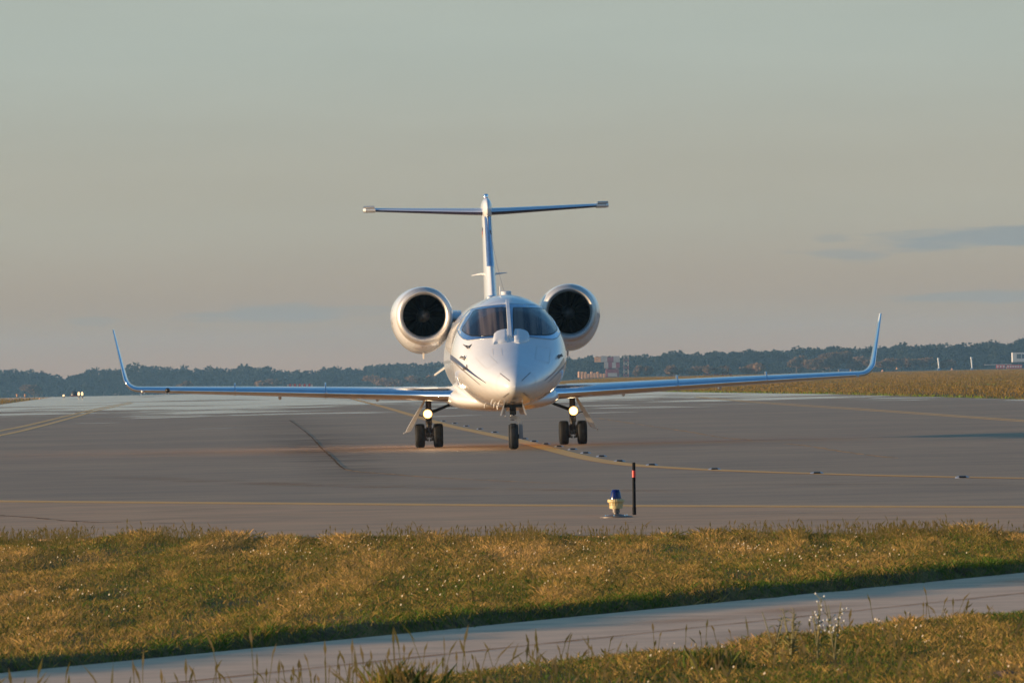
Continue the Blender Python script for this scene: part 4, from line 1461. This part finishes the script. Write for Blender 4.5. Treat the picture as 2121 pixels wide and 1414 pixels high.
def rough_grass():
    x, y = scatter(1450000, 33.0, 74.0, 1.0)
    s = path_s(x, y) + path_wob(x, y)
    e = apron_edge(x) - y + (fbm(x * 2, y * 0.4, 5) - 0.5) * 1.2
    ok = ((s < 0.02) | (s > PATH_W - 0.02)) & (e > -0.4)
    x, y, s = x[ok], y[ok], s[ok]
    cl = fbm(x * 1.9, y * 0.13, 21)                    # patches, longer in depth because we look along them
    cl2 = fbm(x * 6.5, y * 0.42, 33)
    bare = fbm(x * 3.0, y * 0.2, 55)
    keep = rng.uniform(0, 1, len(x)) < np.clip(0.35 + 1.6 * (bare - 0.32), 0.12, 1.0)
    x, y, s, cl, cl2 = x[keep], y[keep], s[keep], cl[keep], cl2[keep]
    z = near_h(x, y) - 0.005
    n = len(x)
    bank = sm(s + 0.5 * (cl2 - 0.5), -0.55, -0.05) * (s < 0.5)               # lush edge along the path
    h = (0.012 + 0.022 * cl + 0.05 * np.clip(cl2 - 0.45, 0, 1)) * rng.uniform(0.5, 1.35, n) * (1 + 0.35 * bank)
    edge = sm(apron_edge(x) - y, 2.4, 0.2)
    h *= 1 + 0.9 * edge * (0.4 + 1.2 * cl2)
    tone = 0.50 + 1.5 * (cl - 0.5) + 0.9 * (fbm(x * 0.55, y * 0.05, 203) - 0.5) + 0.9 * (cl2 - 0.5) + rng.normal(0, 0.34, n) - 0.55 * bank - 0.22 * (s > 1)
    tone = tone - 0.42 * (rng.uniform(0, 1, n) < 0.24 + 0.5 * (fbm(x * 4.0, y * 0.3, 311) - 0.5))
    w = rng.uniform(0.0014, 0.0038, n)
    return blades('g', x, y, z, h, w, tone, 'grass_blades', 0.75)


V1, t1 = rough_grass()
# broad-leaved weeds low in the turf
def weeds_low():
    x, y = scatter(90000, 32.0, 72.0, 1.2)
    s = path_s(x, y)
    d = fbm(x * 2.6, y * 0.2, 71)
    e = apron_edge(x) - y
    ok = ((s < -0.02) | (s > PATH_W + 0.02)) & (e > 0.3) & ((d > 0.56) | ((s > -0.35) & (s < 0.5)) | (rng.uniform(0, 1, len(x)) < 0.08))
    x, y, s = x[ok], y[ok], s[ok]
    z = near_h(x, y) + rng.uniform(0.0, 0.03, len(x))
    n = len(x)
    return blades('w', x, y, z, rng.uniform(0.010, 0.030, n), rng.uniform(0.004, 0.012, n), rng.uniform(0.0, 0.42, n), 'grass_blades', 1.4)


V2, t2 = weeds_low()


def stalks():
    """tall seed grasses: a thin stem and a plume each"""
    x, y = scatter(60000, 31.0, 71.0, 1.2)
    s = path_s(x, y)
    d = fbm(x * 1.6, y * 0.12, 91)
    e = apron_edge(x) - y
    near_edge = (e > 0.1) & (e < 3.0)
    fore = s > PATH_W - 0.05
    ok = (s < -0.3) & (e > 0.2) & (rng.uniform(0, 1, len(x)) < np.where(near_edge, 1.0 * np.clip(2.6 * (d - 0.28), 0.1, 1), 0.045))
    ok |= fore & (rng.uniform(0, 1, len(x)) < np.where(y < 37, 0.25, 0.15) * 0.6 * np.clip(3 * (d - 0.3), 0.05, 1))
    x, y, s = x[ok], y[ok], s[ok]
    xn, yn = scatter(300, 27.0, 35.0, 0.6)
    okn = rng.uniform(0, 1, 300) < np.where(xn < 0.35, 0.85, 0.35)
    x, y, s = np.concatenate((x, xn[okn])), np.concatenate((y, yn[okn])), np.concatenate((s, np.full(int(okn.sum()), 9.0)))
    n = len(x)
    z = near_h(x, y)
    h = np.where(s > 8, rng.uniform(0.13, 0.29, n), rng.uniform(0.05, 0.125, n)) * (1 + 0.35 * rng.uniform(0, 1, n) ** 4) * np.where((s > 1) & (s < 8), 1.25, 1.0)
    la = rng.uniform(0, 2 * np.pi, n)
    ll = np.abs(rng.normal(0, 0.34, n)) * h
    tx, ty = np.cos(la) * ll, np.sin(la) * ll
    V = np.empty((n, 2, 4, 3))
    w = 0.0013
    for k, (a, b, ww) in enumerate(((0.0, 0.86, w), (0.76, 1.0, None))):
        if ww is None:
            pw = rng.uniform(0.0030, 0.0066, n)
            m = (a + b) / 2 + 0.02
            pts = ((a, 0), (m, pw), (1.06, 0), (m, -pw))
        else:
            pts = ((a, w), (b, w), (b, -w), (a, -w))
        for j, (f, o) in enumerate(pts):
            V[:, k, j] = np.stack((x + tx * f * f + o, y + ty * f * f, z + h * f), 1)
    tone = np.stack((rng.uniform(0.35, 0.8, n), rng.uniform(0.5, 1.1, n)), 1)
    return V.reshape(-1, 3), tone.ravel()


V3, t3 = stalks()
tag(tri_mesh('rough_grass', np.concatenate((V1, V2, V3)), np.concatenate((t1, t2, t3)), 'grass_blades', 4), 'rough dry grass with green weeds and seed heads along both sides of the concrete path', 'grass', kind='stuff')


def flowers():
    x, y = scatter(7000, 33.0, 70.0, 1.2)
    s = path_s(x, y)
    d = fbm(x * 2.2, y * 0.14, 131)
    e = apron_edge(x) - y
    ok = ((s < -0.6) | (s > PATH_W + 0.2)) & (e > 0.8) & (rng.uniform(0, 1, len(x)) < np.clip(2.2 * (d - 0.47), 0.03, 0.35))
    x, y = x[ok], y[ok]
    n = len(x)
    z = near_h(x, y) + rng.uniform(0.035, 0.075, n)
    r = rng.uniform(0.002, 0.0062, n)
    V = np.empty((n, 6, 3))
    ta = rng.uniform(0.3, 1.25, n)
    for k in range(6):
        a = k * math.pi / 3
        V[:, k] = np.stack((x + r * math.cos(a) * np.cos(ta), y - r * math.cos(a) * np.sin(ta), z + r * math.sin(a) * 0.9 + r * 0.4 * math.cos(a)), 1)
    o = tri_mesh('wildflowers', V.reshape(-1, 3), np.zeros(n), 'petal', 6)
    return tag(o, 'tiny white wildflowers dotted through the dry grass', 'flowers', kind='stuff')


flowers()


def far_blades():
    n = 430000
    y = np.sqrt(rng.uniform(305.0 ** 2, 1750.0 ** 2, n))
    x = rng.uniform(-0.002, 0.075, n) * y
    lim = np.interp(y, [262, 312, 440, 520, 600, 800, 1000, 1750], [24, 18.4, 15.6, 12.2, 9.0, 2, -6, 4])
    ok = x > lim + 0.4 + 2.0 * (fbm(y * 0.15, x * 0.0, 44) - 0.5)
    x, y, lim = x[ok], y[ok], lim[ok]
    z = far_h(x, y) - 0.02
    n = len(x)
    c = fbm(x * 0.25, y * 0.06, 61)
    ed = sm(x - lim, 4.5, 0.5)
    h = (0.06 + 0.13 * c) * rng.uniform(0.6, 1.3, n) * (1 + 0.25 * ed)
    tone = 0.62 + 1.5 * (c - 0.5) + rng.normal(0, 0.16, n) - 0.62 * ed
    a = blades('f', x, y, z, h, rng.uniform(0.02, 0.05, n) * np.maximum(1.0, y / 500), tone, 'far_grass', 0.5)
    n = 9000
    y = np.sqrt(rng.uniform(420.0 ** 2, 1100.0 ** 2, n))
    x = -rng.uniform(0.035, 0.08, n) * y
    lim = np.interp(y, [420, 500, 583, 981, 1010, 1100], [-60, -38, -34.5, -51, -62, -70])
    ok = x < lim - 0.4
    x, y = x[ok], y[ok]
    n = len(x)
    b = blades('f', x, y, far_h(x, y) - 0.02, rng.uniform(0.15, 0.42, n), rng.uniform(0.04, 0.1, n), rng.normal(0.55, 0.25, n), 'far_grass', 0.4)
    o = tri_mesh('field_grass', np.concatenate((a[0], b[0])), np.concatenate((a[1], b[1])), 'far_grass', 4)
    return tag(o, 'long tawny grass of the airfield beyond the paving', 'grass', kind='stuff')


far_blades()


# ---- plants one can tell apart
def plant(name, u, v, d, height, label, cat, flowers_=0, spread=0.10, stems=3, leaf=0.02, group=None, m='weed_green'):
    r, t = px(u, v)
    x, y = r * d, d
    zg = float(near_h(np.array([x]), np.array([y]))[0])
    root = empty(name, (x, y, zg))
    tag(root, label, cat, group)
    sb, lb, fb = MB(), MB(), MB()
    for s in range(stems):
        a = random.uniform(0, 2 * math.pi)
        lx, ly = math.cos(a) * spread * random.uniform(0.3, 1), math.sin(a) * spread * 0.6
        hh = height * random.uniform(0.72, 1.0) if s else height
        pts = [(lx * f ** 1.4, ly * f ** 1.4, hh * f) for f in (0, 0.25, 0.5, 0.75, 1.0)]
        sb.tube(pts, [0.004, 0.0035, 0.003, 0.0025, 0.0015], 6)
        for k in range(int(16 * height / 0.3) if leaf > 0 else 0):
            f = random.uniform(0.05, 0.97)
            px_, py_, pz_ = lx * f ** 1.4, ly * f ** 1.4, hh * f
            a2 = random.uniform(0, 2 * math.pi)
            ll = leaf * random.uniform(0.7, 2.0) * (1.15 - 0.7 * f)
            e = (px_ + math.cos(a2) * ll, py_ + math.sin(a2) * ll, pz_ + ll * random.uniform(0.1, 0.9))
            w = ll * 0.15
            mx_ = tuple((q + w2) / 2 for q, w2 in zip((px_, py_, pz_), e))
            lb.add([(px_, py_, pz_), (mx_[0] - math.sin(a2) * w, mx_[1] + math.cos(a2) * w, mx_[2] + w), e, (mx_[0] + math.sin(a2) * w, mx_[1] - math.cos(a2) * w, mx_[2])], [(0, 1, 2, 3)])
        for k in range(flowers_):
            f = random.uniform(0.45, 1.04)
            a2 = random.uniform(0, 2 * math.pi)
            ll = random.uniform(0.01, 0.04)
            c = (lx * f ** 1.4 + math.cos(a2) * ll, ly * f ** 1.4 + math.sin(a2) * ll, hh * f + 0.005)
            sb.tube([(lx * (f - 0.08) ** 1.4, ly * (f - 0.08) ** 1.4, hh * (f - 0.08)), c], 0.0012, 5)
            rr = random.uniform(0.004, 0.0068)
            fb.spin([(0, 0.004), (rr * 0.5, 0.005), (rr, 0.002), (rr * 0.6, -0.003)], c, n=8)
    sb.build('stem', 'stem', root)
    if lb.v:
        lb.build('leaves', m, root, smooth=False)
    if fb.v:
        fb.build('blossom', 'white_petal', root)
    return root


plant('flowering_weed', 1693, 1300, 37.8, 0.27, 'white-flowered weed, the left of two tall ones rising against the concrete path', 'flower plant', 6, 0.05, 3, 0.018, 'tall white-flowered weeds')
plant('flowering_weed', 1727, 1300, 37.6, 0.26, 'white-flowered weed, the right and wider of two tall ones against the path', 'flower plant', 5, 0.10, 4, 0.016, 'tall white-flowered weeds')
plant('leafy_weed', 1602, 1300, 38.0, 0.21, 'bushy green weed without flowers, slender tips, left of its taller twin', 'weed', 0, 0.07, 5, 0.026, 'bushy green weeds beside the path')
plant('leafy_weed', 1637, 1300, 37.9, 0.225, 'bushy green weed without flowers, standing next to the white-flowered weeds', 'weed', 0, 0.07, 6, 0.028, 'bushy green weeds beside the path')


def tuft(u, v, d, label, n=260, h=0.17):
    r, t = px(u, v)
    x, y = r * d, d
    zg = float(near_h(np.array([x]), np.array([y]))[0])
    xs, ys = x + rng.normal(0, 0.06, n), y + rng.normal(0, 0.06, n)
    V, tn = blades('t', xs, ys, np.full(n, zg - 0.01), rng.uniform(0.5, 1.0, n) * h, rng.uniform(0.006, 0.012, n), rng.uniform(0.0, 0.35, n), 'grass_blades', 0.4)
    return tag(tri_mesh('grass_tuft', V, tn, 'grass_blades', 4), label, 'grass tuft', 'lush grass tufts in front of the path')


tuft(825, 1400, 34.3, 'lush green grass tuft at the bottom edge, below the near wheels')
tuft(1475, 1330, 37.0, 'shorter green grass tuft left of the bushy weeds beside the path', 160, 0.12)


def lump(u, v, d, w, h, label):
    r, t = px(u, v)
    b = MB()
    n = 26
    rings = []
    for k in range(9):
        f = k / 8
        a = f * math.pi / 2
        rings.append([(math.cos(a) * w / 2 * math.cos(q) * (1 + 0.2 * math.sin(3 * q + k) + random.uniform(-.08, .08)), math.cos(a) * w / 2 * math.sin(q) * (1 + random.uniform(-.1, .1)), h * math.sin(a) * (1 + random.uniform(-.12, .12)) - 0.02) for q in (2 * math.pi * j / n for j in range(n))])
    o = b.loft(rings, True, False, True).build('soil_clod', 'dirt', sharp=25)
    x, y = r * d, d
    o.location = (x, y, float(near_h(np.array([x]), np.array([y]))[0]))
    return tag(o, label, 'soil clod', 'clods of bare soil in the near grass')


lump(385, 1408, 34.6, 0.30, 0.055, 'bare brown soil clod at the bottom edge left of the green tuft')
lump(2085, 1408, 35.0, 0.16, 0.05, 'reddish soil clod in the near grass, right bottom corner')


# ------------------------------------------------------------------ far away: woods, bushes, airfield gear
def crown_pts(cx, cy, cz, rx, rz, n, size):
    """leaf clumps through a lumpy crown volume"""
    k = 7
    lob = np.stack((rng.normal(0, 0.42, k) * rx, rng.normal(0, 0.42, k) * rx, rng.uniform(-0.55, 0.6, k) * rz), 1)
    lr = rng.uniform(0.32, 0.6, k)
    i = rng.integers(0, k, n)
    d = rng.normal(0, 1, (n, 3))
    d /= np.linalg.norm(d, axis=1)[:, None]
    p = lob[i] + d * (lr[i] * rng.uniform(0.55, 1.0, n))[:, None] * np.array((rx, rx, rz))
    p += np.array((cx, cy, cz))
    a = rng.normal(0, 1, (n, 3))
    a /= np.linalg.norm(a, axis=1)[:, None]
    b = np.cross(a, rng.normal(0, 1, (n, 3)))
    b /= np.linalg.norm(b, axis=1)[:, None]
    s = (size * rng.uniform(0.5, 1.2, n))[:, None]
    V = np.stack((p - a * s, p - b * s * 0.7, p + a * s, p + b * s * 0.7), 1)
    tone = np.repeat(rng.uniform(0.1, 0.9), n) + rng.normal(0, 0.15, n)
    return V.reshape(-1, 3), tone


def wood(name, prof, d0, rows, label, spacing, base_v, seed, mname='wood_leaves', n_leaf=300):
    """prof: (u, v of the tree tops) along the skyline"""
    us, vs = [p[0] for p in prof], [p[1] for p in prof]
    VV, TT = [], []
    for r in range(rows):
        d = d0 + r * 45.0
        step = spacing * FPX / d
        u = us[0]
        while u < us[-1]:
            vt = np.interp(u, us, vs) + rng.uniform(-2.5, 3.5) + (2 if r else 0) + (rng.random() < 0.07) * -5
            top = P(u, vt, d)
            hb = P(u, np.interp(u, [q[0] for q in base_v], [q[1] for q in base_v]), d)
            gz = hb[2]
            H = top[2] - gz
            rz = H * rng.uniform(0.30, 0.42)
            V, t = crown_pts(top[0], d + rng.uniform(-8, 8), top[2] - rz * 1.02, rng.uniform(2.8, 5.0), rz, n_leaf, 0.62)
            VV.append(V)
            TT.append(t)
            # undergrowth and lower boughs fill in beneath
            V, t = crown_pts(top[0], d + rng.uniform(-8, 2), gz + H * 0.28, rng.uniform(2.6, 4.0), H * 0.32, int(n_leaf * 0.6), 0.7)
            VV.append(V)
            TT.append(t)
            u += step * rng.uniform(0.6, 1.25)
    o = tri_mesh(name, np.concatenate(VV), np.concatenate(TT), mname, 4)
    return tag(o, label, 'wood', kind='stuff')


wood('distant_wood', [(-700, 772), (-300, 768), (0, 764), (60, 763), (110, 772), (150, 772), (190, 762), (230, 757), (262, 758), (290, 750), (310, 757), (345, 753), (370, 758), (410, 763), (455, 757), (475, 763), (520, 753), (545, 754), (575, 763), (620, 766),
                      (660, 768), (690, 760), (740, 761), (785, 750), (840, 752), (900, 750), (960, 752), (1100, 748), (1180, 742), (1210, 738), (1250, 741)], 3000, 4,
     'hazy blue-grey wood lining the horizon left of the jet', 5.0, [(-700, 842), (0, 826), (250, 822), (600, 815), (900, 806), (1250, 798)], 1)
wood('distant_wood', [(1180, 742), (1220, 736), (1245, 739), (1270, 742), (1300, 731), (1330, 740), (1370, 731), (1400, 727), (1430, 732), (1475, 727), (1500, 731), (1560, 723), (1590, 724), (1620, 722), (1650, 714), (1680, 719), (1720, 719), (1760, 717), (1800, 716),
                      (1870, 712), (1900, 713), (1945, 709), (1990, 708), (2020, 708), (2070, 705), (2121, 704), (2400, 698), (2800, 690)], 2500, 4,
     'dark teal wood lining the horizon right of the jet', 4.4, [(1180, 792), (1500, 779), (2121, 764), (2800, 748)], 2)


TRUNK_Z = -0.3


def far_tree(name, u, vt, vb, d, rx, label, cat, group, mname='autumn_leaves', n=1100, trunk=True, size=0.5):
    top, bot = P(u, vt, d), P(u, vb, d)
    root = empty(name, bot)
    tag(root, label, cat, group)
    H = top[2] - bot[2]
    rz = H * 0.46
    V, t = crown_pts(0, 0, H - rz, rx, rz, n, size)
    c = tri_mesh('crown', V, t, mname, 4)
    c.parent = root
    if trunk:
        b = MB().tube([(0, 0, TRUNK_Z), (0.05, 0, H * 0.3), (0.0, 0.1, H * 0.7)], [0.22, 0.16, 0.05], 8)
        for k in range(4):
            a = k * 1.6
            b.tube([(0.02, 0, H * (0.28 + 0.08 * k)), (math.cos(a) * rx * 0.5, math.sin(a) * rx * 0.5, H * (0.5 + 0.1 * k))], [0.08, 0.03], 6)
        b.build('trunk', 'bark', root)
    return root


far_tree('autumn_tree', 1720, 721, 766, 2200, 6.2, 'broad russet tree with domed crown before the dark wood, left of the right winglet', 'tree', 'autumn trees before the right wood', n=2200)
far_tree('autumn_tree', 1650, 735, 770, 2210, 2.6, 'small olive-brown tree left of the broad russet tree', 'tree', 'autumn trees before the right wood')
far_tree('autumn_tree', 1790, 736, 768, 2210, 3.2, 'low brown tree directly behind the right winglet', 'tree', 'autumn trees before the right wood')
for u, w, vt, vb, lb in ((1825, 2.8, 743, 763, 'low russet bush just right of the right winglet'), (1852, 2.6, 744, 763, 'low russet bush, second right of the right winglet'), (1882, 3.2, 742, 763, 'wider russet bush left of the white mast pair'),
                         (1915, 3.0, 742, 762, 'russet bush immediately left of the first white mast'), (1965, 2.4, 746, 762, 'small faded bush between the two white masts')):
    far_tree('bush', u, vt, vb, 2150, w, lb, 'bush', 'russet bushes along the right field', n=700, trunk=False)
for u, w, vt, vb, lb in ((1445, 3.4, 755, 778, 'brown bush behind the right wing near its middle fence'), (1500, 2.6, 757, 776, 'brown bush above the right wing, right of the middle fence'), (1390, 2.8, 757, 780, 'olive bush above the right wing, right of the maroon hut'),
                         (1335, 2.2, 758, 782, 'dull olive bush next to the maroon hut'), (1560, 3.0, 754, 775, 'brown bush above the outer right wing')):
    far_tree('bush', u, vt, vb, 2000, w, lb, 'bush', 'brown bushes above the right wing', n=700, trunk=False)
TRUNK_Z = -4.5
for u, w, vt, vb, lb in ((70, 3.4, 797, 822, 'brown bush at the foot of the wood in the far left'), (385, 2.4, 790, 806, 'reddish bush above the left wing near its tip'), (550, 3.2, 786, 806, 'reddish bush above the middle of the left wing'),
                         (800, 6.0, 775, 803, 'wide brown thicket left of the jet nose behind the left wing root'), (870, 4.0, 778, 803, 'brown bush under the left engine beyond the wing')):
    far_tree('bush', u, vt, vb, 2500, w, lb, 'bush', 'brown bushes before the left wood', n=800)


def far_box(name, u0, u1, v0, v1, d, depth, m, parent, bev=0.0):
    a, b = P(u0, v1, d), P(u1, v0, d)
    c = ((a[0] + b[0]) / 2, d + depth / 2, (a[2] + b[2]) / 2)
    if parent is not None:
        c = tuple(q - w for q, w in zip(c, parent.location))
    return MB().box(c, (abs(b[0] - a[0]), depth, abs(b[2] - a[2])), bev=bev).build(name, m, parent, smooth=False)


def at(u, v, d):
    return P(u, v, d)


# mandatory signs at the right
for u0, u1, lb in ((2063.5, 2082, 'smaller red airfield sign at the right edge, left of its longer twin'), (2085.5, 2117, 'longer red airfield sign at the right edge below the white cabin')):
    d = 2000
    s = empty('airfield_sign', at((u0 + u1) / 2, 764, d))
    tag(s, lb, 'sign', 'red airfield signs')
    far_box('panel', u0, u1, 755, 763, d, 0.3, 'sign_red', s, 0.03)
    n = 3 if u1 - u0 < 25 else 6
    for k in range(n):
        c = u0 + (u1 - u0) * (k + 0.5) / n
        far_box('marking', c - 1.5, c + 1.5, 757.3, 760.6, d - 0.04, 0.05, 'sign_white', s)
    for c in (u0 + 3, u1 - 3):
        far_box('leg', c - 0.5, c + 0.5, 763, 765, d + 0.1, 0.06, 'sign_white', s)
# white cabin
d = 2300
cb = empty('white_cabin', at(2118, 748, d))
tag(cb, 'white cabin with dark windows cut by the right edge of the picture', 'cabin')
far_box('wall', 2097, 2150, 729, 750, d, 4, 'wall_pale', cb, 0.1)
far_box('roof', 2096, 2151, 727.6, 728.8, d - 0.3, 4.6, 'hut_white', cb)
for k in range(4):
    far_box('window', 2106 + k * 11, 2114.5 + k * 11, 733, 742, d - 0.15, 0.2, 'window_dark', cb)
far_box('ledge', 2040, 2096, 753.5, 756.0, d + 1, 3, 'hut_white', cb)
# two white masts with blue feet
for u, vt, lb in ((1945, 743.5, 'white mast with a blue foot, nearer the right winglet than its twin'), (2013.5, 741.5, 'white mast with a blue foot, nearer the red signs than its twin')):
    d = 1900
    m = empty('mast', at(u, 766, d))
    tag(m, lb, 'mast', 'white masts in the right field')
    b = MB()
    H = at(u, vt, d)[2] - m.location.z
    b.tube([(0, 0, 0), (0, 0, H * 0.35), (-0.05, 0, H * 0.7), (-0.12, 0, H)], [0.17, 0.15, 0.19, 0.15], 10)
    b.build('pole', 'sign_white', m)
    MB().box((0, -0.05, H * 0.06), (0.62, 0.62, H * 0.20), bev=0.05).build('foot', 'blue_paint', m)
    MB().spin([(0, 0.28), (0.21, 0.22), (0.24, 0.0), (0.15, -0.2)], (-0.12, 0, H), n=12).build('head', 'sign_white', m)
# small lights and markers over the right field
for u, v, mm, lb in ((1828, 767.5, 'orange', 'tiny orange marker right of the winglet foot'), (1972, 764.6, 'orange', 'flat orange marker between the two white masts'), (1858, 763, 'orange', 'small orange marker left of the russet bush row middle')):
    d = 1900
    m = empty('field_marker', at(u, v + 2, d))
    tag(m, lb, 'marker', 'small markers in the right field')
    MB().spin([(0.0, 0.48), (0.11, 0.44), (0.18, 0.22), (0.31, 0.04), (0.31, 0.0)], n=14).build('cone', mm, m)
    MB().box((0, 0, 0.0), (0.66, 0.66, 0.08)).build('base', 'black', m)
# red-white radio hut, orange aerial array, mast frames (seen left and right of the nose)
d = 2100
h = empty('radio_hut', at(1268, 781, d))
tag(h, 'maroon radio hut with a pale lower band right of the jet nose', 'hut')
far_box('wall', 1255, 1282.5, 764, 781, d, 2.4, 'hut_red', h, 0.05)
far_box('lower_band', 1259, 1278, 772, 780, d - 0.06, 0.08, 'hut_white', h)
far_box('roof', 1254, 1283.5, 762.6, 763.8, d - 0.2, 2.8, 'hut_red', h)
ar = empty('aerial_array', at(1225, 785, d))
tag(ar, 'orange localizer aerial row glowing in the sun left of the maroon hut', 'aerial array')
for k in range(9):
    u = 1200 + k * 6.4
    far_box('element', u - 2.7, u + 2.7, 771.5 + random.uniform(-2.5, 2.5), 783 + random.uniform(-1.5, 1), d, 0.9, 'orange', ar, 0.12)
    far_box('leg', u - 0.4, u + 0.4, 783, 786, d + 0.4, 0.06, 'hut_white', ar)
far_box('beam', 1197, 1254, 775, 777.5, d + 0.95, 0.2, 'orange', ar)
lt = empty('lattice_mast', at(1297, 781, d))
tag(lt, 'red and white lattice mast standing behind the maroon hut', 'mast')
for k in range(6):
    v1 = 781 - k * 8
    mm = 'hut_red' if k % 2 == 0 else 'hut_white'
    b = MB()
    for u in (1292.5, 1301.5):
        for dd in (0.0, 0.6):
            a0, a1 = Vector(at(u, v1, d + dd)) - lt.location, Vector(at(u, v1 - 7.8, d + dd)) - lt.location
            b.tube([tuple(a0), tuple(a1)], 0.055, 6)
    for dd in (0.0, 0.6):
        for s in ((1292.5, 1301.5), (1301.5, 1292.5)):
            b.tube([tuple(Vector(at(s[0], v1, d + dd)) - lt.location), tuple(Vector(at(s[1], v1 - 7.8, d + dd)) - lt.location)], 0.04, 6)
    b.build('mast_section', mm, lt)
fb = empty('red_white_block', at(1262, 762, d + 60))
tag(fb, 'red and white chequered airfield cabin rising above the maroon hut', 'cabin')
for k in range(4):
    far_box('panel', 1232 + k * 13, 1245 + k * 13 - 0.3, 739 - (k % 2) * 2, 750, d + 60, 3, ('orange', 'hut_white', 'hut_red', 'hut_white')[k], fb)
    far_box('panel', 1252 + k * 8, 1260 + k * 8 - 0.3, 750.2, 762, d + 60, 3, ('hut_white', 'hut_red', 'hut_white', 'hut_red')[k], fb)
far_box('mast_leg', 1256, 1259, 762, 781, d + 61, 0.5, 'hut_white', fb)
far_box('mast_leg', 1276, 1279, 762, 781, d + 61, 0.5, 'hut_white', fb)
rr = empty('aerial_array', at(1488, 780, 2000))
tag(rr, 'low red aerial row just above the right wing', 'aerial array')
for k in range(11):
    u = 1458 + k * 5.6
    far_box('element', u - 2.2, u + 2.2, 773.5, 778, 2000, 0.9, 'sign_red' if k % 3 else 'orange', rr)
far_box('beam', 1455, 1518, 778.2, 780.5, 2000.2, 0.3, 'hut_white', rr)
r2 = empty('aerial_array', at(622, 801, 1400))
tag(r2, 'red and white aerial row peeping over the left wing by its inner fence', 'aerial array')
for k in range(11):
    u = 596 + k * 5.0
    far_box('element', u - 1.6, u + 1.6, 795.5 - (k % 2), 801, 1400, 0.6, 'sign_red' if k % 2 else 'hut_white', r2)
far_box('beam', 592, 650, 801.2, 802.2, 1400.2, 0.2, 'hut_white', r2)
for u in (598, 622, 644):
    far_box('leg', u - 0.6, u + 0.6, 802.2, 822, 1400.2, 0.1, 'hut_white', r2)
for u, lb in ((1363, 'left of two small white boxes above the right wing'), (1375, 'right of two small white boxes above the right wing')):
    m = empty('equipment_box', at(u, 781, 2000))
    tag(m, lb, 'equipment box', 'white equipment boxes above the right wing')
    far_box('body', u - 3.4, u + 3.4, 774.5, 780, 2000, 0.8, 'hut_white', m, 0.04)
    far_box('leg', u - 1, u + 1, 780, 782, 2000.1, 0.2, 'hut_white', m)
for u, lb in ((1738, 'blue box behind the outer right wing'),):
    m = empty('equipment_box', at(u, 771, 1800))
    tag(m, lb, 'equipment box')
    far_box('body', 1738, 1760, 764, 769.5, 1800, 1.0, 'blue_paint', m, 0.05)
    far_box('end_cap', 1736.4, 1737.9, 764.5, 769.5, 1800, 0.8, 'hut_white', m)
    far_box('end_cap', 1760.2, 1763, 764.5, 769.5, 1800, 0.8, 'orange', m)
# taxiway lights on the far left
for u, vt, vb, mm, lb in ((163.5, 811.5, 826, 'lit', 'left of the pair of lit taxiway lights at the end of the far left grass'), (170.5, 811.5, 826, 'lit', 'right of the pair of lit taxiway lights at the end of the far left grass'),
                          (132, 817, 824, 'lit', 'single lit light left of the lit pair on the far left'), (35.5, 815.5, 821.5, 'orange', 'orange light at the far left, nearest the picture edge'),
                          (52, 815.5, 821.5, 'orange', 'orange light right of the outermost one on the far left'), (83, 824, 833, 'orange', 'orange light in front of the far left grass')):
    d = 860
    m = empty('edge_marker', at(u, vb, d))
    tag(m, lb, 'light', 'small lights beyond the left grass')
    H = at(u, vt, d)[2] - m.location.z
    MB().spin([(0.0, 0.0), (0.08, 0.0), (0.06, H * 0.45), (0.03, H * 0.5)], n=12).build('stand', 'steel_plate' if mm == 'lit' else 'orange', m)
    MB().spin([(0.03, H * 0.48), (0.095, H * 0.55), (0.105, H * 0.8), (0.05, H), (0, H * 1.02)], n=14).build('lamp_head', 'marker_lamp' if mm == 'lit' else 'orange', m)
ws = empty('equipment_cover', at(154, 819, 1050))
tag(ws, 'dark domed equipment cover left of the lit light pair', 'equipment cover')
MB().spin([(0, 0.58), (0.23, 0.53), (0.37, 0.34), (0.43, 0.12), (0.43, 0.0)], n=20).build('dome', 'dark_metal', ws)
MB().box((0, 0, -0.03), (1.05, 0.9, 0.10), bev=0.01).build('plinth', 'hut_red', ws)


# ------------------------------------------------------------------ haze
def haze():
    b = MB().box((0, 2050, 8.0), (2500, 4360, 30))
    m = bpy.data.materials.new('haze_air')
    m.use_nodes = True
    nt = m.node_tree
    nt.nodes.remove(nt.nodes['Principled BSDF'])
    v = nt.nodes.new('ShaderNodeVolumePrincipled')
    v.inputs['Color'].default_value = (0.40, 0.72, 1.0, 1)
    v.inputs['Density'].default_value = HAZE
    v.inputs['Anisotropy'].default_value = 0.0
    nt.links.new(v.outputs[0], nt.nodes['Material Output'].inputs['Volume'])
    MATS['haze_air'] = m
    o = b.build('haze', 'haze_air', smooth=False)
    tag(o, kind='stuff')


HAZE = 0.00012
haze()
